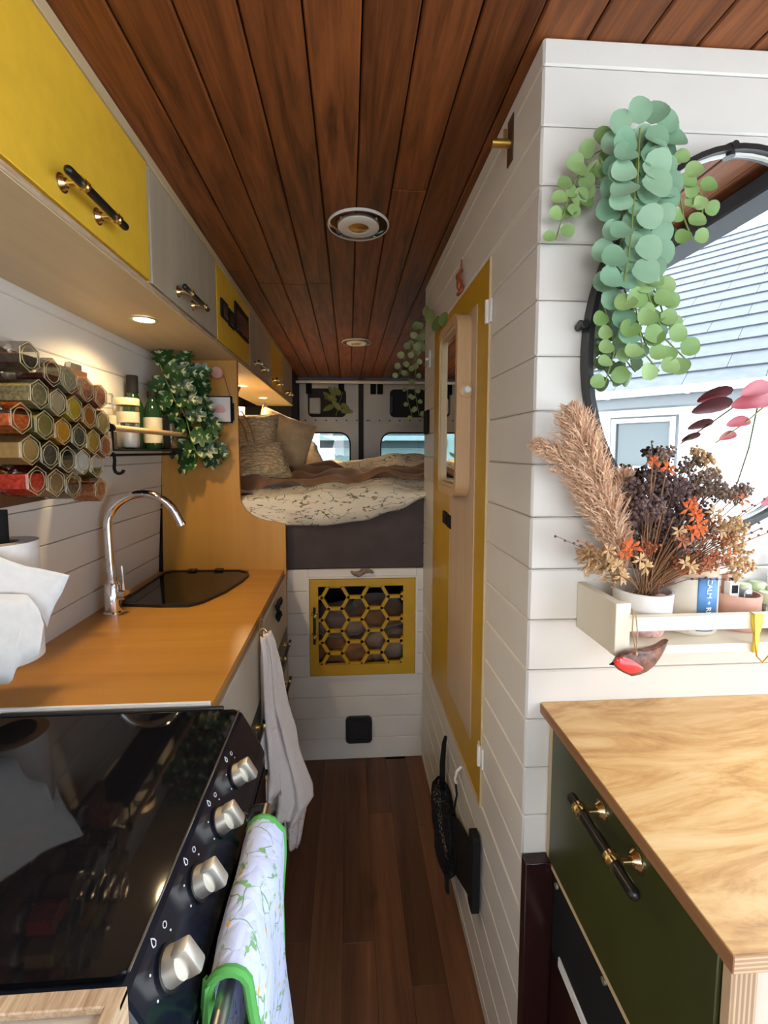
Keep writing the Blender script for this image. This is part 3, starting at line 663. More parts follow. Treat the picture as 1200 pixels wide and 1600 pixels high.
def knob(y):
    c = Vector((-.1795,y,.781)); q = nrm.to_track_quat('Z','Y').to_matrix().to_4x4()
    b = B(); b.cyl(c, c+nrm*.003, .0195, n=24); b.make('knob_ring', M['blackbar'], t)
    b = B(); b.cyl(c+nrm*.003, c+nrm*.016, .0165, .0150, n=24)
    tilt = Matrix.Rotation(.05, 4, 'Z')
    rot = Matrix((Vector((0,1,0)), upd, nrm)).transposed().to_4x4()
    b.box((-.0075,-.0165,.012), (.0075,.0165,.030), .003, Matrix.Translation(c) @ rot @ tilt, 2); b.make('knob', M['nickel'], t)
    for (dy, du, kind) in ((.020,.026,'o'), (.0,.031,'f'), (-.020,.020,'d'), (-.027,.0,'d'), (.022,.016,'d')):
        p = c+Vector((0,dy,0))+upd*du+nrm*.0006; b = B()
        if kind == 'o': b.tube([p+Vector((0,.0028*cos(a),0))+upd*.0028*sin(a) for a in [k*pi/5 for k in range(11)]], .0005, 4)
        elif kind == 'f': b.tube([p+Vector((0,dx_,0))+upd*dz_ for dx_, dz_ in ((0,-.004),(.003,-.002),(.0025,.001),(0,.005),(-.0025,.001),(-.003,-.002),(0,-.004))], .0006, 4)
        else: b.cyl(p-nrm*.0003, p+nrm*.0003, .0011, n=8)
        b.make('marking', MWH, t)
MWH = newmat('white_print', (.72,.74,.76), .6)
for y in (.660,.575,.490,.405): knob(y)
b = B(); b.box((-.1575,.37,.10), (-.1545,.765,.715), .001); b.make('oven_door', M['blackglass'], t)
RX, RZ = -.128, .742
b = B(); b.cyl((RX,.335,RZ-.004), (RX,.640,RZ), .0085, n=16); b.make('rail', M['steel'], t)
b = B(); b.tube([(-.158,.640,.722), (-.148,.646,.735), (RX,.640,RZ)], .007, 10); b.make('rail_bracket', M['steel'], t)
b = B(); b.tube([(-.158,.345,.722), (-.145,.338,.732), (RX,.336,RZ-.004)], .007, 10); b.make('rail_bracket', M['steel'], t)
# quilted towel over the rail
t = thing('quilted_towel', 'quilted white floral tea towel with green binding over the oven rail', 'towel', (RX,.5,RZ))
def qf(u, v):   # u along y (near->far), v: back bottom -> over rail -> front bottom
    y = .412+.185*u; s_ = (v-.28); wob = .005*noise.noise(Vector((u*4, v*5, 3.)))
    if v < .28:
        k = v/.28; x, z = RX-.016-.002*(1-k), RZ-.22*(1-k)+.0
    elif v < .40:
        a = pi*(1-(v-.28)/.12); x, z = RX+.002+.020*cos(a)+.002, RZ+.021*sin(a)+.001
    else:
        k = (v-.40)/.60; x, z = RX+.024+.020*k+.006*sin(k*5+u*2), RZ-.36*k
    return Vector((x+wob+(.010*sin(u*9+1.)*min(1, max(0, (v-.45)*3))), y+.01*(v-.4)*(u-.5), z+.006*sin(u*pi)*(1 if v > .28 else 0)))
b = B(); b.grid(qf, 34, 70, (.5,1.4)); b.make('cloth', M['quilt'], t, ang=180, solid=.005)
for uu in (0, 1):
    b = B(); b.tube([qf(uu, k/60) for k in range(61)], .0055, 8); b.make('binding', M['greencloth'], t)
for vv in (0, 1):
    b = B(); b.tube([qf(k/20, vv) for k in range(21)], .0055, 8); b.make('hem', M['greencloth'], t)
b = B(); b.grid(lambda u, v: Vector((RX-.018-.02*v+.004*sin(u*6), .405+.012*u+.02*v, RZ+.012-.16*v)), 4, 10); b.make('ribbon', M['greencloth'], t, solid=.002)
# plywood box end nearest the camera
t = thing('plywood_box', 'pale plywood-edged box side in front of the cooker', 'box', (-.4,.3,0))
b = B(); b.box((-.62,.05,.40), (-.203,.3485,.829), .0015); b.make('side_panel', M['palefront'], t)
b = B(); b.box((-.62,.336,.829), (-.190,.350,.836), .001); b.box((-.2025,.05,.60), (-.190,.350,.836), .001); b.make('plywood_edge', M['plyedge'], t)

# ================================================================== SPICE RACK
bxf = -.628
t = thing('spice_board', 'dark wooden magnetic board on the white wall holding spice jars', 'board', (-.66,.9,1.19))
b = B(); b.prism([(.40,1.178), (1.093,1.193), (1.105,1.478), (.40,1.478)], bxf-.016, bxf, 'x'); M['walnut'] = wood('walnut_board', (.075,.028,.010), (.17,.07,.028), 'y', .45, 18, .1, .1); b.make('panel', M['walnut'], t, smooth=False)
b = B(); b.box((xw(1.30)-.001,1.055,1.26), (bxf-.0155,1.085,1.30), .001); b.box((xw(1.45)-.001,1.02,1.44), (bxf-.0155,1.115,1.470), .001); b.make('bracket', M['matblack'], t)
hexw = .0468; hr = hexw/math.sqrt(3)
def hexpoly(r, top=None):
    pts = [(r*sin(radians(60*k)), r*cos(radians(60*k))) for k in range(6)]
    if top is None: return pts
    out = []
    for a, c in zip(pts, pts[1:]+pts[:1]):
        if a[1] <= top: out.append(a)
        if (a[1] <= top) != (c[1] <= top):
            k = (top-a[1])/(c[1]-a[1]); out.append((a[0]+(c[0]-a[0])*k, top))
    return out
jars = [(.800,1.452,(.045,.035,.028),.2,'dark seeds'), (.819,1.391,(.22,.19,.09),1,'dried green-grey herbs'), (.772,1.345,(.62,.11,.015),.4,'orange chilli flakes'), (.790,1.292,(.42,.25,.085),1,'sandy tan powder'), (.801,1.238,(.55,.035,.010),.6,'bright red paprika'),
 (.857,1.436,(.10,.018,.012),.0,'dark red berries'), (.908,1.430,(.27,.25,.15),1,'grey-green herbs'), (.869,1.382,(.45,.36,.22),1,'cream powder'), (.829,1.337,(.24,.19,.05),1,'olive-brown powder'), (.838,1.283,(.095,.075,.05),1,'blackish dried herbs'), (.851,1.231,(.26,.155,.06),1,'tan-brown powder'),
 (.962,1.419,(.36,.15,.085),1,'pinkish-red flakes'), (.918,1.375,(.52,.36,.02),1,'vivid yellow powder'), (.879,1.328,(.62,.27,.015),1,'golden turmeric'), (.888,1.274,(.20,.115,.045),.1,'half-filled brown powder'),
 (1.014,1.411,(.36,.12,.06),1,'coarse dark red flakes'), (.967,1.364,(.40,.13,.015),1,'burnt orange powder'), (.928,1.320,(.13,.11,.065),1,'dull green herbs'), (.937,1.268,(.70,.68,.64),1,'white salt'), (.901,1.222,(.13,.08,.05),.2,'dark brown spice'),
 (1.019,1.355,(.30,.22,.08),1,'khaki powder'), (.977,1.310,(.45,.28,.035),1,'mustard powder'), (.986,1.258,(.17,.15,.06),.0,'white over green layered herbs'), (1.026,1.301,(.26,.09,.04),1,'reddish-brown powder'), (.997,1.206,(.38,.12,.03),.7,'dark orange spice, last at the corner')]
for k, (y, z, col, lev, what) in enumerate(jars):
    row = 'upper' if z > 1.39 else 'lower' if z < 1.29 else 'middle'
    t = thing('spice_jar', 'hexagonal glass jar of %s in the %s jar cluster' % (what, row), 'jar', (bxf, y, z), 'hexagonal spice jars')
    L0, L1 = bxf+.0003, bxf+.079
    b = B(); b.lathe([(.0195,L0),(.0205,L0+.002),(.0205,L0+.011),(.019,L0+.012)], (0,y,z), 18, 'x'); b.make('lid', M['nickel'], t)
    pr = lambda r, top=None: [(y+a, z+c) for a, c in hexpoly(r, top)]
    b = B()
    rings = [(L0+.0125,.0185),(L0+.016,.020),(L0+.021,hr*.93),(L0+.026,hr),(L1-.003,hr),(L1,hr*.93)]
    vs = [[b.bm.verts.new((xx, y+p[0], z+p[1])) for p in hexpoly(r)] for xx, r in rings]
    for a, c in zip(vs, vs[1:]):
        for q in range(6): b.bm.faces.new((a[q], a[(q+1) % 6], c[(q+1) % 6], c[q]))
    b.bm.faces.new(vs[-1]); b.make('glass', M['jarglass'], t, smooth=False)
    b = B(); b.tube([(L1+.0004, y+.0185*cos(q*pi/9), z+.0185*sin(q*pi/9)) for q in range(19)], .0008, 5); b.tube([(L1+.0002, y+p[0], z+p[1]) for p in hexpoly(hr*.965)+hexpoly(hr*.965)[:1]], .0010, 5); b.make('rim_glint', M['rimglint'], t)  # round base ring, plus hex edge with its refracted glint painted on
    mt = paint('spice_fill', tuple(min(.9, c_*1.45) for c_ in col), .9, .35 if lev < 1 or 'herb' in what or 'flake' in what else .08, 160, .6)
    top = hr if lev >= 1 else hr*(lev-.15)
    b = B(); b.prism(pr(hr*.93, top), L0+.028, L1-.003, 'x'); b.make('spice', mt, t, smooth=False)
    if 'white over' in what:
        b = B(); b.prism(pr(hr*.9), L0+.03, L1-.006, 'x'); b.make('spice_top', M['whitepot'], t, smooth=False)

# kitchen roll holder + roll
t = thing('roll_holder', 'black kitchen-roll pole fixed under the wooden spice board', 'roll holder', (-.60,.80,1.18))
kx, ky = -.645, .840
b = B(); b.cyl((kx,ky,.893), (kx,ky,1.181), .0108, n=20); b.make('pole', M['matblack'], t)
b = B(); b.lathe([(.035,.890),(.035,.895),(.02,.897)], (kx,ky,0), 28); b.make('foot', M['matblack'], t)
t = thing('kitchen_roll', 'white embossed kitchen roll with a loose torn sheet on the black pole', 'kitchen roll', (kx,ky,.8975))
b = B(); RR = .055; b.ringplate([(kx+RR*cos(a), ky+RR*sin(a)) for a in [k*pi/16 for k in range(32)]], [(kx+.026*cos(a), ky+.026*sin(a)) for a in [k*pi/16 for k in range(32)]], .8975, 1.122); b.make('roll', M['paper'], t, ang=50)
b = B(); b.ringplate([(kx+.0258*cos(a), ky+.0258*sin(a)) for a in [k*pi/12 for k in range(24)]], [(kx+.024*cos(a), ky+.024*sin(a)) for a in [k*pi/12 for k in range(24)]], .898, 1.1215); b.make('core', M['card'], t)
# loose sheets: traced flap with folds
def sheet(poly, y0, seed, name, dy=0., bulge=.02):
    pts = [P(px, py, y=y0+dy*(px/110)) for px, py in poly]
    b = B(); vs = [b.bm.verts.new(p) for p in pts]; f = b.bm.faces.new(vs)
    bmesh.ops.triangulate(b.bm, faces=[f]); bmesh.ops.subdivide_edges(b.bm, edges=b.bm.edges, cuts=5, use_grid_fill=True); bmesh.ops.triangulate(b.bm, faces=b.bm.faces)
    for v in b.bm.verts: v.co.y += bulge*noise.noise(Vector((v.co.x*7, v.co.z*9, seed)))-.0016*noise.noise(Vector((v.co.x*45, v.co.z*45, seed)))
    return b.make(name, M['paper'], t, ang=180, solid=.0012)
sheet([(-60,845), (8,872), (40,885), (110,898), (97,925), (83,948), (75,965), (68,985), (62,962), (52,948), (30,930), (-60,930)], .775, 1., 'torn_sheet', .02)
sheet([(-60,925), (40,930), (58,950), (70,975), (67,1018), (60,1022), (38,1032), (28,1044), (20,1062), (12,1069), (-60,1072)], .760, 5., 'hanging_sheet', .015)

# ================================================================== WIRE SHELF AND BOTTLES
t = thing('wire_shelf', 'black metal wall shelf with wooden front rail and diagonal struts', 'shelf', (-.62,1.3,1.29))
SX0, SX1, SY0, SY1, SZ = -.703, -.585, 1.12, 1.665, 1.296
b = B(); b.box((SX0,SY0,SZ-.006), (SX1,SY1,SZ), .001); b.make('tray', M['matblack'], t)
b = B()
for yy in (SY0+.004,SY1-.004): b.tube([(SX0+.002,yy,SZ), (SX0+.004,yy,SZ+.185), (SX1,yy,SZ+.055), (SX1,yy,SZ-.004)], .0028, 8)
b.tube([(SX0+.004,SY0+.004,SZ+.185), (SX0+.006,SY0+.004,SZ+.198), (SX0+.002,SY0+.010,SZ+.205)], .003, 8)
b.make('side_wire', M['matblack'], t)
b = B(); b.cyl((SX1,SY0+.004,SZ+.052), (SX1,SY1-.004,SZ+.052), .008, n=14); b.make('wood_rail', M['oak'], t)
b = B(); b.cyl((SX1,SY0+.002,SZ+.052), (SX1,SY0-.006,SZ+.052), .010, n=14); b.make('end_cap', M['matblack'], t)
b = B(); b.tube([(SX1-.02,SY0,SZ-.016), (SX1-.02,SY1-.1,SZ-.016)], .0035, 8); b.tube([(SX1-.02,SY0+.01,SZ-.016), (SX1-.02,SY0+.01,SZ-.003)], .003, 6); b.tube([(SX1-.02,SY1-.11,SZ-.016), (SX1-.02,SY1-.11,SZ-.003)], .003, 6); b.make('hanging_bar', M['matblack'], t)
b = B(); pts = [(SX1-.02,SY0+.035,SZ-.011)]
pts += [(SX1-.015,SY0+.035,SZ-.014), (SX1-.014,SY0+.035,SZ-.030), (SX1-.016,SY0+.035,SZ-.050)]
for k in range(8):
    a = radians(180+180*k/7); pts.append((SX1-.004+.011*cos(a), SY0+.035, SZ-.054+.009*sin(a)))
b.tube(pts, .0042, 8); tag(b.make('s_hook', M['matblack'], origin=(SX1-.02,SY0+.035,SZ-.01)), 'black metal hook hanging under the wire shelf', 'hook')
def lathething(name, lab, cat, x, y, z0, parts, grp=None):
    t = thing(name, lab, cat, (x, y, z0), grp)
    for pn, prof, mt in parts:
        b = B(); b.lathe([(r, z0+h) for r, h in prof], (x,y,0), 24); b.make(pn, M[mt] if isinstance(mt, str) else mt, t)
    return t
LBL = paint('printed_label_cream', (.52,.47,.34), .7, .06, 60, 0)
SALT = paint('salt', (.74,.72,.68), .9, .05, 80, .2); HERB = paint('mixed_spice', (.28,.15,.07), .9, .4, 150, .5); COFF = paint('spice_light', (.46,.33,.18), .9, .2, 120, .3)
z0 = SZ+.0003
lathething('pepper_mill', 'small glass grinder with cream label at the near end of the wire shelf', 'grinder', -.640, 1.205, z0, [('base', [(.021,0),(.022,.022),(.020,.030)], 'steel'), ('glass', [(.0200,.030),(.0215,.034),(.0215,.098),(.019,.108)], 'jarglass'), ('pepper', [(.0195,.031),(.0195,.09)], COFF), ('label', [(.0218,.045),(.0218,.088)], LBL), ('cap', [(.0175,.108),(.0175,.140),(.015,.146)], 'glass')])
t = lathething('storage_jar', 'round glass jar with wooden lid half full of white salt', 'jar', -.632, 1.300, z0, [('glass', [(.027,0),(.030,.006),(.030,.118),(.027,.124)], 'jarglass'), ('salt', [(.0265,.004),(.0285,.008),(.0285,.055)], SALT), ('label', [(.0302,.075),(.0302,.105)], LBL), ('wooden_lid', [(.0315,.124),(.0315,.142),(.030,.144)], 'birch')])
lathething('oil_bottle', 'tall dark green bottle with black cap on the wire shelf', 'bottle', -.660, 1.392, z0, [('glass', [(.027,0),(.029,.005),(.029,.130),(.022,.150),(.0145,.165),(.0145,.180)], 'greenglass'), ('cap', [(.0165,.172),(.0165,.222),(.015,.224)], 'matblack')])
lathething('sauce_bottle', 'dark bottle with pale green label beside the tall green one', 'bottle', -.625, 1.445, z0, [('glass', [(.025,0),(.027,.005),(.027,.120),(.018,.145),(.013,.155),(.013,.172)], 'greenglass'), ('label', [(.0273,.020),(.0273,.100)], LBL), ('cap', [(.015,.165),(.015,.182)], 'matblack')])
lathething('pepper_pot', 'squat charcoal pot between the bottles and the monstera plant', 'pot', -.632, 1.518, z0, [('body', [(.024,0),(.027,.004),(.027,.095),(.022,.105)], 'black'), ('lid', [(.023,.105),(.023,.115)], 'matblack')])
lathething('spice_tumbler', 'clear jar of brown spice at the far end of the wire shelf', 'jar', -.630, 1.588, z0, [('glass', [(.026,0),(.029,.006),(.029,.12),(.027,.128)], 'jarglass'), ('spice', [(.0265,.004),(.0275,.09)], HERB), ('lid', [(.0295,.128),(.0295,.142)], 'nickel')])
# black plaque behind jars
b = B(); b.box((xw(1.49)+.0002,1.13,1.49), (xw(1.49)+.012,1.18,1.51), .002); 
tag(b.make('magnet_block', M['steel'], origin=(-.69,1.15,1.5)), 'small grey block on the wall behind the topmost spice jars', 'block')

# ================================================================== round knob, hanging picture
t = thing('wall_peg', 'round pink wooden peg on the birch end panel', 'peg', (P(339,582,y=1.70)))
kp = P(339,582,y=1.68); M['pinkpeg'] = newmat('pink_beige_wood', (.62,.33,.24), .5)
b = B(); b.lathe([(.021,1.674),(.0225,1.677),(.0225,1.692),(.010,1.6995)], (kp.x,0,kp.z), 24, 'y'); b.make('disc', M['pinkpeg'], t)
fx0, fz1 = P(322,619,y=1.69)[0], P(322,619,y=1.69)[2]; fx1, fz0 = P(362,619,y=1.69)[0], P(362,661,y=1.69)[2]
t = thing('picture_frame', 'small square pink lotus picture in a black frame hanging on leather cord', 'picture', ((fx0+fx1)/2,1.69,fz0))
b = B(); b.ringplate(rectlike([0]*4, fx0, fz0, fx1, fz1, 0), rectlike([0]*4, fx0+.004, fz0+.004, fx1-.004, fz1-.004, 0), 1.682, 1.6995, 'y'); b.make('frame', M['matblack'], t, smooth=False)
m_ = newmat('lotus_print', (.76,.72,.70), .7)
b = B(); b.box((fx0+.0035,1.686,fz0+.0035), (fx1-.0035,1.697,fz1-.0035)); b.make('print', m_, t)
pm = newmat('lotus_pink', (.74,.42,.40), .8); pcx, pcz = (fx0+fx1)/2+.003, fz0+.038
for k in range(9):
    a = radians(20+140*k/8); L = .038-.012*abs(k-4)/4; d = Vector((cos(a),0,sin(a))); p0 = Vector((pcx,1.6852-.0004*k,pcz)); s_ = Vector((-d.z,0,d.x))*.0055
    b = B(); vs = [b.bm.verts.new(p0+q) for q in (Vector(), d*L*.5+s_, d*L, d*L*.5-s_)]; b.bm.faces.new(vs); b.make('petal', pm, t, smooth=False)
b = B(); b.tube([(fx0+.006,1.688,fz1-.002), (kp.x-.018,1.690,kp.z+.006), (kp.x,1.690,kp.z+.0245), (kp.x+.018,1.690,kp.z+.006), (fx1-.006,1.688,fz1-.002)], .0016, 6); b.make('cord', M['leather'], t)
b = B(); b.box((fx1+.0005,1.692,fz0+.010), (fx1+.006,1.6995,fz1-.025), .001); b.make('side_clip', M['matblack'], t)

# ================================================================== LEAVES
def leafmesh(name, mat, kind='round', n=14):
    bm = bmesh.new(); c = bm.verts.new((0,.02,-.0)); ring = []
    for k in range(n):
        a = 2*pi*k/n
        if kind == 'round': r = .5*(1-.10*cos(a)); x, y = r*sin(a)*.98, .5-r*cos(a)
        elif kind == 'heart': r = .5*(1+.18*cos(2*a)*.4); x, y = r*sin(a)*1.05, .48-r*cos(a)*(1.0 if cos(a) < 0 else .9)
        elif kind == 'mon': r = .5*(1+.10*sin(a*.5)); x, y = r*sin(a)*.95, .5-r*cos(a)*1.1
        elif kind == 'spear': x, y = .19*math.copysign(abs(sin(a))**1.0, sin(a))*(1.1-.3*cos(a+pi)), .5-.5*cos(a)
        if kind == 'mon' and k in (6,9,13,16): x *= .60; y = .5+(y-.5)*.60
        if k == 0: y += .05 if kind != 'spear' else 0
        ring.append(bm.verts.new((x, y, .16*x*x*2+.05*sin(y*3)-.10*max(0, y-.55)**1.5)))
    c.co = (0,.5,-.03)
    for k in range(n): bm.faces.new((c, ring[k], ring[(k+1) % n]))
    me = bpy.data.meshes.new(name); bm.to_mesh(me); bm.free()
    for p in me.polygons: p.use_smooth = True
    me.materials.append(mat); return me
LM = {'euca': leafmesh('leaf_round', M['euca']), 'euca2': leafmesh('leaf_pale', M['euca2'], 'heart'), 'rear': leafmesh('leaf_olive', M['rearleaf']), 'mon': leafmesh('leaf_monstera', M['mon'], 'mon', 22),
      'red': leafmesh('leaf_red', M['redleaf'], 'spear'), 'bush': leafmesh('leaf_bush', M['rearleaf'], 'spear')}
def put_leaf(me, parent, base, dirv, size, face=Vector((0,-1,0)), roll=0., name='leaf'):
    """leaf local +Y points along dirv, local +Z looks to the viewer side"""
    yv = Vector(dirv).normalized(); zv = Vector(face); zv = (zv-yv*zv.dot(yv)).normalized(); xv = yv.cross(zv)
    rot = Matrix((xv, yv, zv)).transposed().to_4x4() @ Matrix.Rotation(roll, 4, 'Y')
    return inst(me, name, parent, Matrix.Translation(Vector(base)-world_loc(parent)) @ rot @ Matrix.Scale(size, 4))
def stem(parent, pts, r=.0012, mat='stem'):
    b = B(); b.tube(pts, r, 5); return b.make('stem', M[mat], parent)
def interp(pts, t):
    n = len(pts)-1; i = min(n-1, int(t*n)); k = t*n-i; return Vector(pts[i]).lerp(Vector(pts[i+1]), k)
def vine(parent, pix, y0, y1, n, size, me, rnd, taper=.5, r=.0012, spread=.5, face=Vector((-.35,-1,.1))):
    pts = [P(px, py, y=y0+(y1-y0)*i/(len(pix)-1)) for i, (px, py) in enumerate(pix)]
    stem(parent, pts, r)
    for k in range(n):
        t = (k+.5)/n; p = interp(pts, t); q = interp(pts, min(1, t+.05)); d = (q-p).normalized() if (q-p).length > 1e-6 else Vector((0,0,-1))
        side = 1 if k % 2 else -1; out = d.cross(Vector((0,-1,0))).normalized()*side
        dv = out*1.0+d*(.3+.4*rnd.random())+Vector((0,-.25*rnd.random(),0)); s_ = size*(1-taper*t)*rnd.uniform(.85,1.12)
        base = p+dv.normalized()*s_*spread*.25+Vector((0,-.003*rnd.random(),0))
        put_leaf(me, parent, base, dv, s_, face+Vector((rnd.uniform(-.4,.4),0,rnd.uniform(-.3,.3))))
        
rn = random.Random(11)
t = thing('trailing_eucalyptus', 'trailing artificial green garland hanging over the oval mirror', 'plant', P(1000,200,y=.66))
for (pix, y0, y1, n, s_, lm, tp) in [
  ([(985,205), (975,270), (975,340), (965,420), (985,480), (1010,540)], .665, .645, 22, .041, 'euca', .2),
  ([(1008,200), (1016,260), (1016,320), (1008,390), (996,440)], .66, .64, 20, .041, 'euca', .2),
  ([(995,230), (992,300), (985,380), (975,440)], .64, .63, 10, .041, 'euca', .15),
  ([(968,222), (985,205), (1003,200), (1022,205), (1035,225)], .65, .645, 9, .034, 'euca', .0),
  ([(1000,200), (998,240), (996,290)], .635, .63, 8, .042, 'euca', .0),
  ([(975,215), (930,240), (900,280), (885,320), (868,375)], .67, .68, 14, .028, 'euca2', .25),
  ([(935,250), (905,290), (900,330)], .67, .68, 6, .024, 'euca2', .1),
  ([(1045,240), (1060,290), (1068,340), (1082,375)], .655, .65, 9, .026, 'euca2', .1),
  ([(1060,270), (1085,290), (1100,310), (1095,350)], .655, .65, 6, .026, 'euca2', .1),
  ([(1000,430), (1020,480), (1040,530), (1070,560)], .64, .63, 10, .031, 'euca2', .2),
  ([(985,430), (995,490), (1005,550), (1030,580)], .64, .63, 9, .031, 'euca2', .2),
  ([(1015,440), (1030,470), (1042,510)], .65, .64, 5, .030, 'euca2', .2),
  ([(940,470), (955,510), (960,550), (945,600)], .66, .66, 10, .027, 'euca2', .1)]:
    vine(t, pix, y0, y1, n, s_, LM[lm], rn, tp)
b = B(); pc = P(1000,205,y=.68); b.tube([pc+Vector((0,.018,.005)), pc, pc+Vector((0,-.006,.004))], .003, 6); b.make('hook', M['plastic_white'], t)
# monstera vine
t = thing('monstera_garland', 'dark variegated monstera garland trailing down the birch end panel', 'plant', P(285,600,y=1.62))
for (pix, y0, y1, n, s_) in [([(258,580), (275,572), (295,578), (308,592)], 1.50, 1.60, 6, .074), ([(265,580), (270,620), (290,650), (300,690), (312,720)], 1.50, 1.62, 10, .076), ([(290,585), (298,620), (308,660), (322,690), (340,690)], 1.60, 1.64, 8, .080),
   ([(250,570), (262,600), (275,630)], 1.48, 1.52, 5, .070), ([(280,575), (287,600), (298,625)], 1.57, 1.6, 5, .074), ([(300,640), (305,680), (318,722)], 1.62, 1.65, 5, .074)]:
    vine(t, pix, y0, y1, n, s_, LM['mon'], rn, .1, .0018, face=Vector((.1,-1,.25)))
# rear trailing plant
t = thing('trailing_plant', 'olive trailing plant hanging at the far end of the partition', 'plant', P(670,520,y=1.62))
for (pix, y0, y1, n, s_) in [([(672,500), (650,530), (632,560), (622,590)], 1.72, 1.8, 12, .032), ([(668,510), (650,560), (648,610), (655,650)], 1.76, 1.8, 13, .028), ([(660,530), (640,580), (636,620), (645,655)], 1.8, 1.85, 10, .026), ([(665,495), (655,525), (645,545)], 1.75, 1.78, 7, .036)]:
    vine(t, pix, y0, y1, n, s_, LM['rear'], rn, .2, .001)
for (px, py, s_) in ((668,495,.05), (677,500,.05), (683,510,.05), (690,505,.045)):
    p = P(px, py, x=XR-.01); put_leaf(LM['rear'], t, (p.x,p.y-.02,p.z-.02), (rn.uniform(-.3,.1), rn.uniform(-.5,.5), .8), s_, Vector((-1,-.5,0)))
# leaves tucked in the rear door pocket
t = thing('pocket_plant', 'sprig of grey-green leaves on the left rear door', 'plant', P(525,640,y=3.80))
for k in range(9):
    p = P(518+rn.random()*22, 615+rn.random()*28, y=3.77); put_leaf(LM['bush'], t, p, (rn.uniform(-1,1),-.2,rn.uniform(-.4,1)), .11, Vector((0,-1,0)))
stem(t, [P(525,650,y=3.79), P(530,630,y=3.78), P(536,612,y=3.77)], .003)

# ================================================================== OVAL MIRROR
t = thing('oval_mirror', 'large oval mirror with black metal rim on the white front wall', 'mirror', (.6085,PY-.01,1.46))
ec, ea, eb, et = (.6085,1.4603), .2328, .3056, radians(5.0)
def ell(k, dr=0):
    out = []
    for q in range(64):
        a = 2*pi*q/64; u, v = (ea+dr)*cos(a), (eb+dr)*sin(a); out.append((ec[0]+u*cos(et)+v*sin(et), ec[1]-u*sin(et)+v*cos(et)))
    return out
b = B(); b.ringplate(ell(0,0), ell(0,-.0085), PY-.026, PY-.003, 'y'); b.make('rim', M['black'], t, ang=50)
b = B(); b.ringplate(ell(0,-.0084), ell(0,-.0125), PY-.0165, PY-.013, 'y'); b.make('bevel', M['plastic_white'], t)
b = B(); b.prism(ell(0,-.0086), PY-.014, PY-.006, 'y'); b.make('mirror_glass', M['mirror'], t, smooth=False)
for px, py in ((1140,231), (908,508)):
    p = P(px, py, y=PY-.015); d = (Vector((ec[0],p.y,ec[1]))-p).normalized(); b = B(); b.cyl(p-d*.004, p+d*.014, .0075, n=16); b.cyl(p+d*.002+Vector((0,.013,0)), p+d*.002+Vector((0,-.012,0)), .006, n=14); b.make('lug', M['black'], t)

# red leaf sprig at the frame edge
t = thing('red_leaf_sprig', 'sprig of translucent dark red leaves beside the oval mirror', 'plant', P(1215,640,y=.655))
stem(t, [P(1240,590,y=.66), P(1200,630,y=.655), P(1165,660,y=.65), P(1118,692,y=.65)], .0012)
stem(t, [P(1240,590,y=.66), P(1235,700,y=.65), P(1205,790,y=.65)], .0012)
for (a, c, s_) in (((1206,600), (1170,612), .062), ((1205,622), (1140,636), .072), ((1172,655), (1128,667), .045), ((1150,676), (1116,690), .034), ((1218,775), (1182,792), .038)):
    p = P(*a, y=.652); q = P(*c, y=.645); put_leaf(LM['red'], t, p, q-p, s_, Vector((.3,-1,.7)))

# ================================================================== WHITE SHELF ON FRONT WALL
t = thing('wall_shelf', 'cream painted wooden box shelf with front rail below the mirror', 'shelf', (.6,.65,.995))
M['cream'] = paint('cream_wood', (.70,.63,.49), .5, .03, 8, .1)
WX0, WX1, WY0, WZ0 = .385, .93, .592, .992
b = B(); b.box((WX0,WY0,WZ0), (WX1,PY-.001,WZ0+.014), .001); b.make('base_board', M['cream'], t)
b = B(); b.box((WX0,WY0,WZ0), (WX0+.014,PY-.001,WZ0+.078), .001); b.make('end_panel', M['cream'], t)
b = B(); b.box((WX0-.0008,WY0-.001,WZ0), (WX0+.022,WY0+.012,WZ0+.0785), .001); b.make('corner_post', M['cream'], t)
b = B(); b.box((WX0+.02,WY0-.001,WZ0+.036), (WX1,WY0+.010,WZ0+.058), .001); b.make('front_rail', M['cream'], t)
zb = WZ0+.0143
# flower pot
px_, py_ = .462, .646
t = thing('flower_pot', 'white ceramic pot with pink speckled foot on the cream shelf', 'pot', (px_,py_,zb))
b = B(); b.lathe([(.032,zb+.022),(.040,zb+.030),(.042,zb+.068),(.0385,zb+.068),(.036,zb+.05)], (px_,py_,0), 32, cap=False); b.lathe([(.0355,zb+.052),(.0001,zb+.054)], (px_,py_,0), 24, cap=False); b.make('bowl', M['whitepot'], t)
mt = paint('pink_speckle', (.70,.42,.38), .5, .3, 140, 0); b = B(); b.lathe([(.029,zb),(.031,zb+.004),(.0325,zb+.0225)], (px_,py_,0), 28); b.make('foot', mt, t)
# candle jar with label
cx_, cy_ = .545, .655
t = thing('candle_jar', 'pale candle jar with wooden lid and blue wrap label', 'candle', (cx_,cy_,zb))
mt = paint('frosted_jar', (.66,.60,.50), .35, .03, 20, 0)
b = B(); b.lathe([(.036,zb),(.039,zb+.004),(.039,zb+.088),(.037,zb+.090)], (cx_,cy_,0), 36); b.make('jar', mt, t)
b = B(); b.lathe([(.0385,zb+.090),(.0385,zb+.106),(.036,zb+.108)], (cx_,cy_,0), 36); b.make('lid', M['pinkoak'], t)
def wrap(a0, a1, z0, z1, r, mat, name):
    b = B(); b.grid(lambda u, v: Vector((cx_+r*cos(radians(a0+(a1-a0)*u)), cy_+r*sin(radians(a0+(a1-a0)*u)), z0+(z1-z0)*v)), 14, 1); return b.make(name, mat, t, solid=.0003)
wrap(-112, -62, zb+.028, zb+.092, .0393, newmat('blue_label', (.07,.21,.45), .5), 'blue_label')
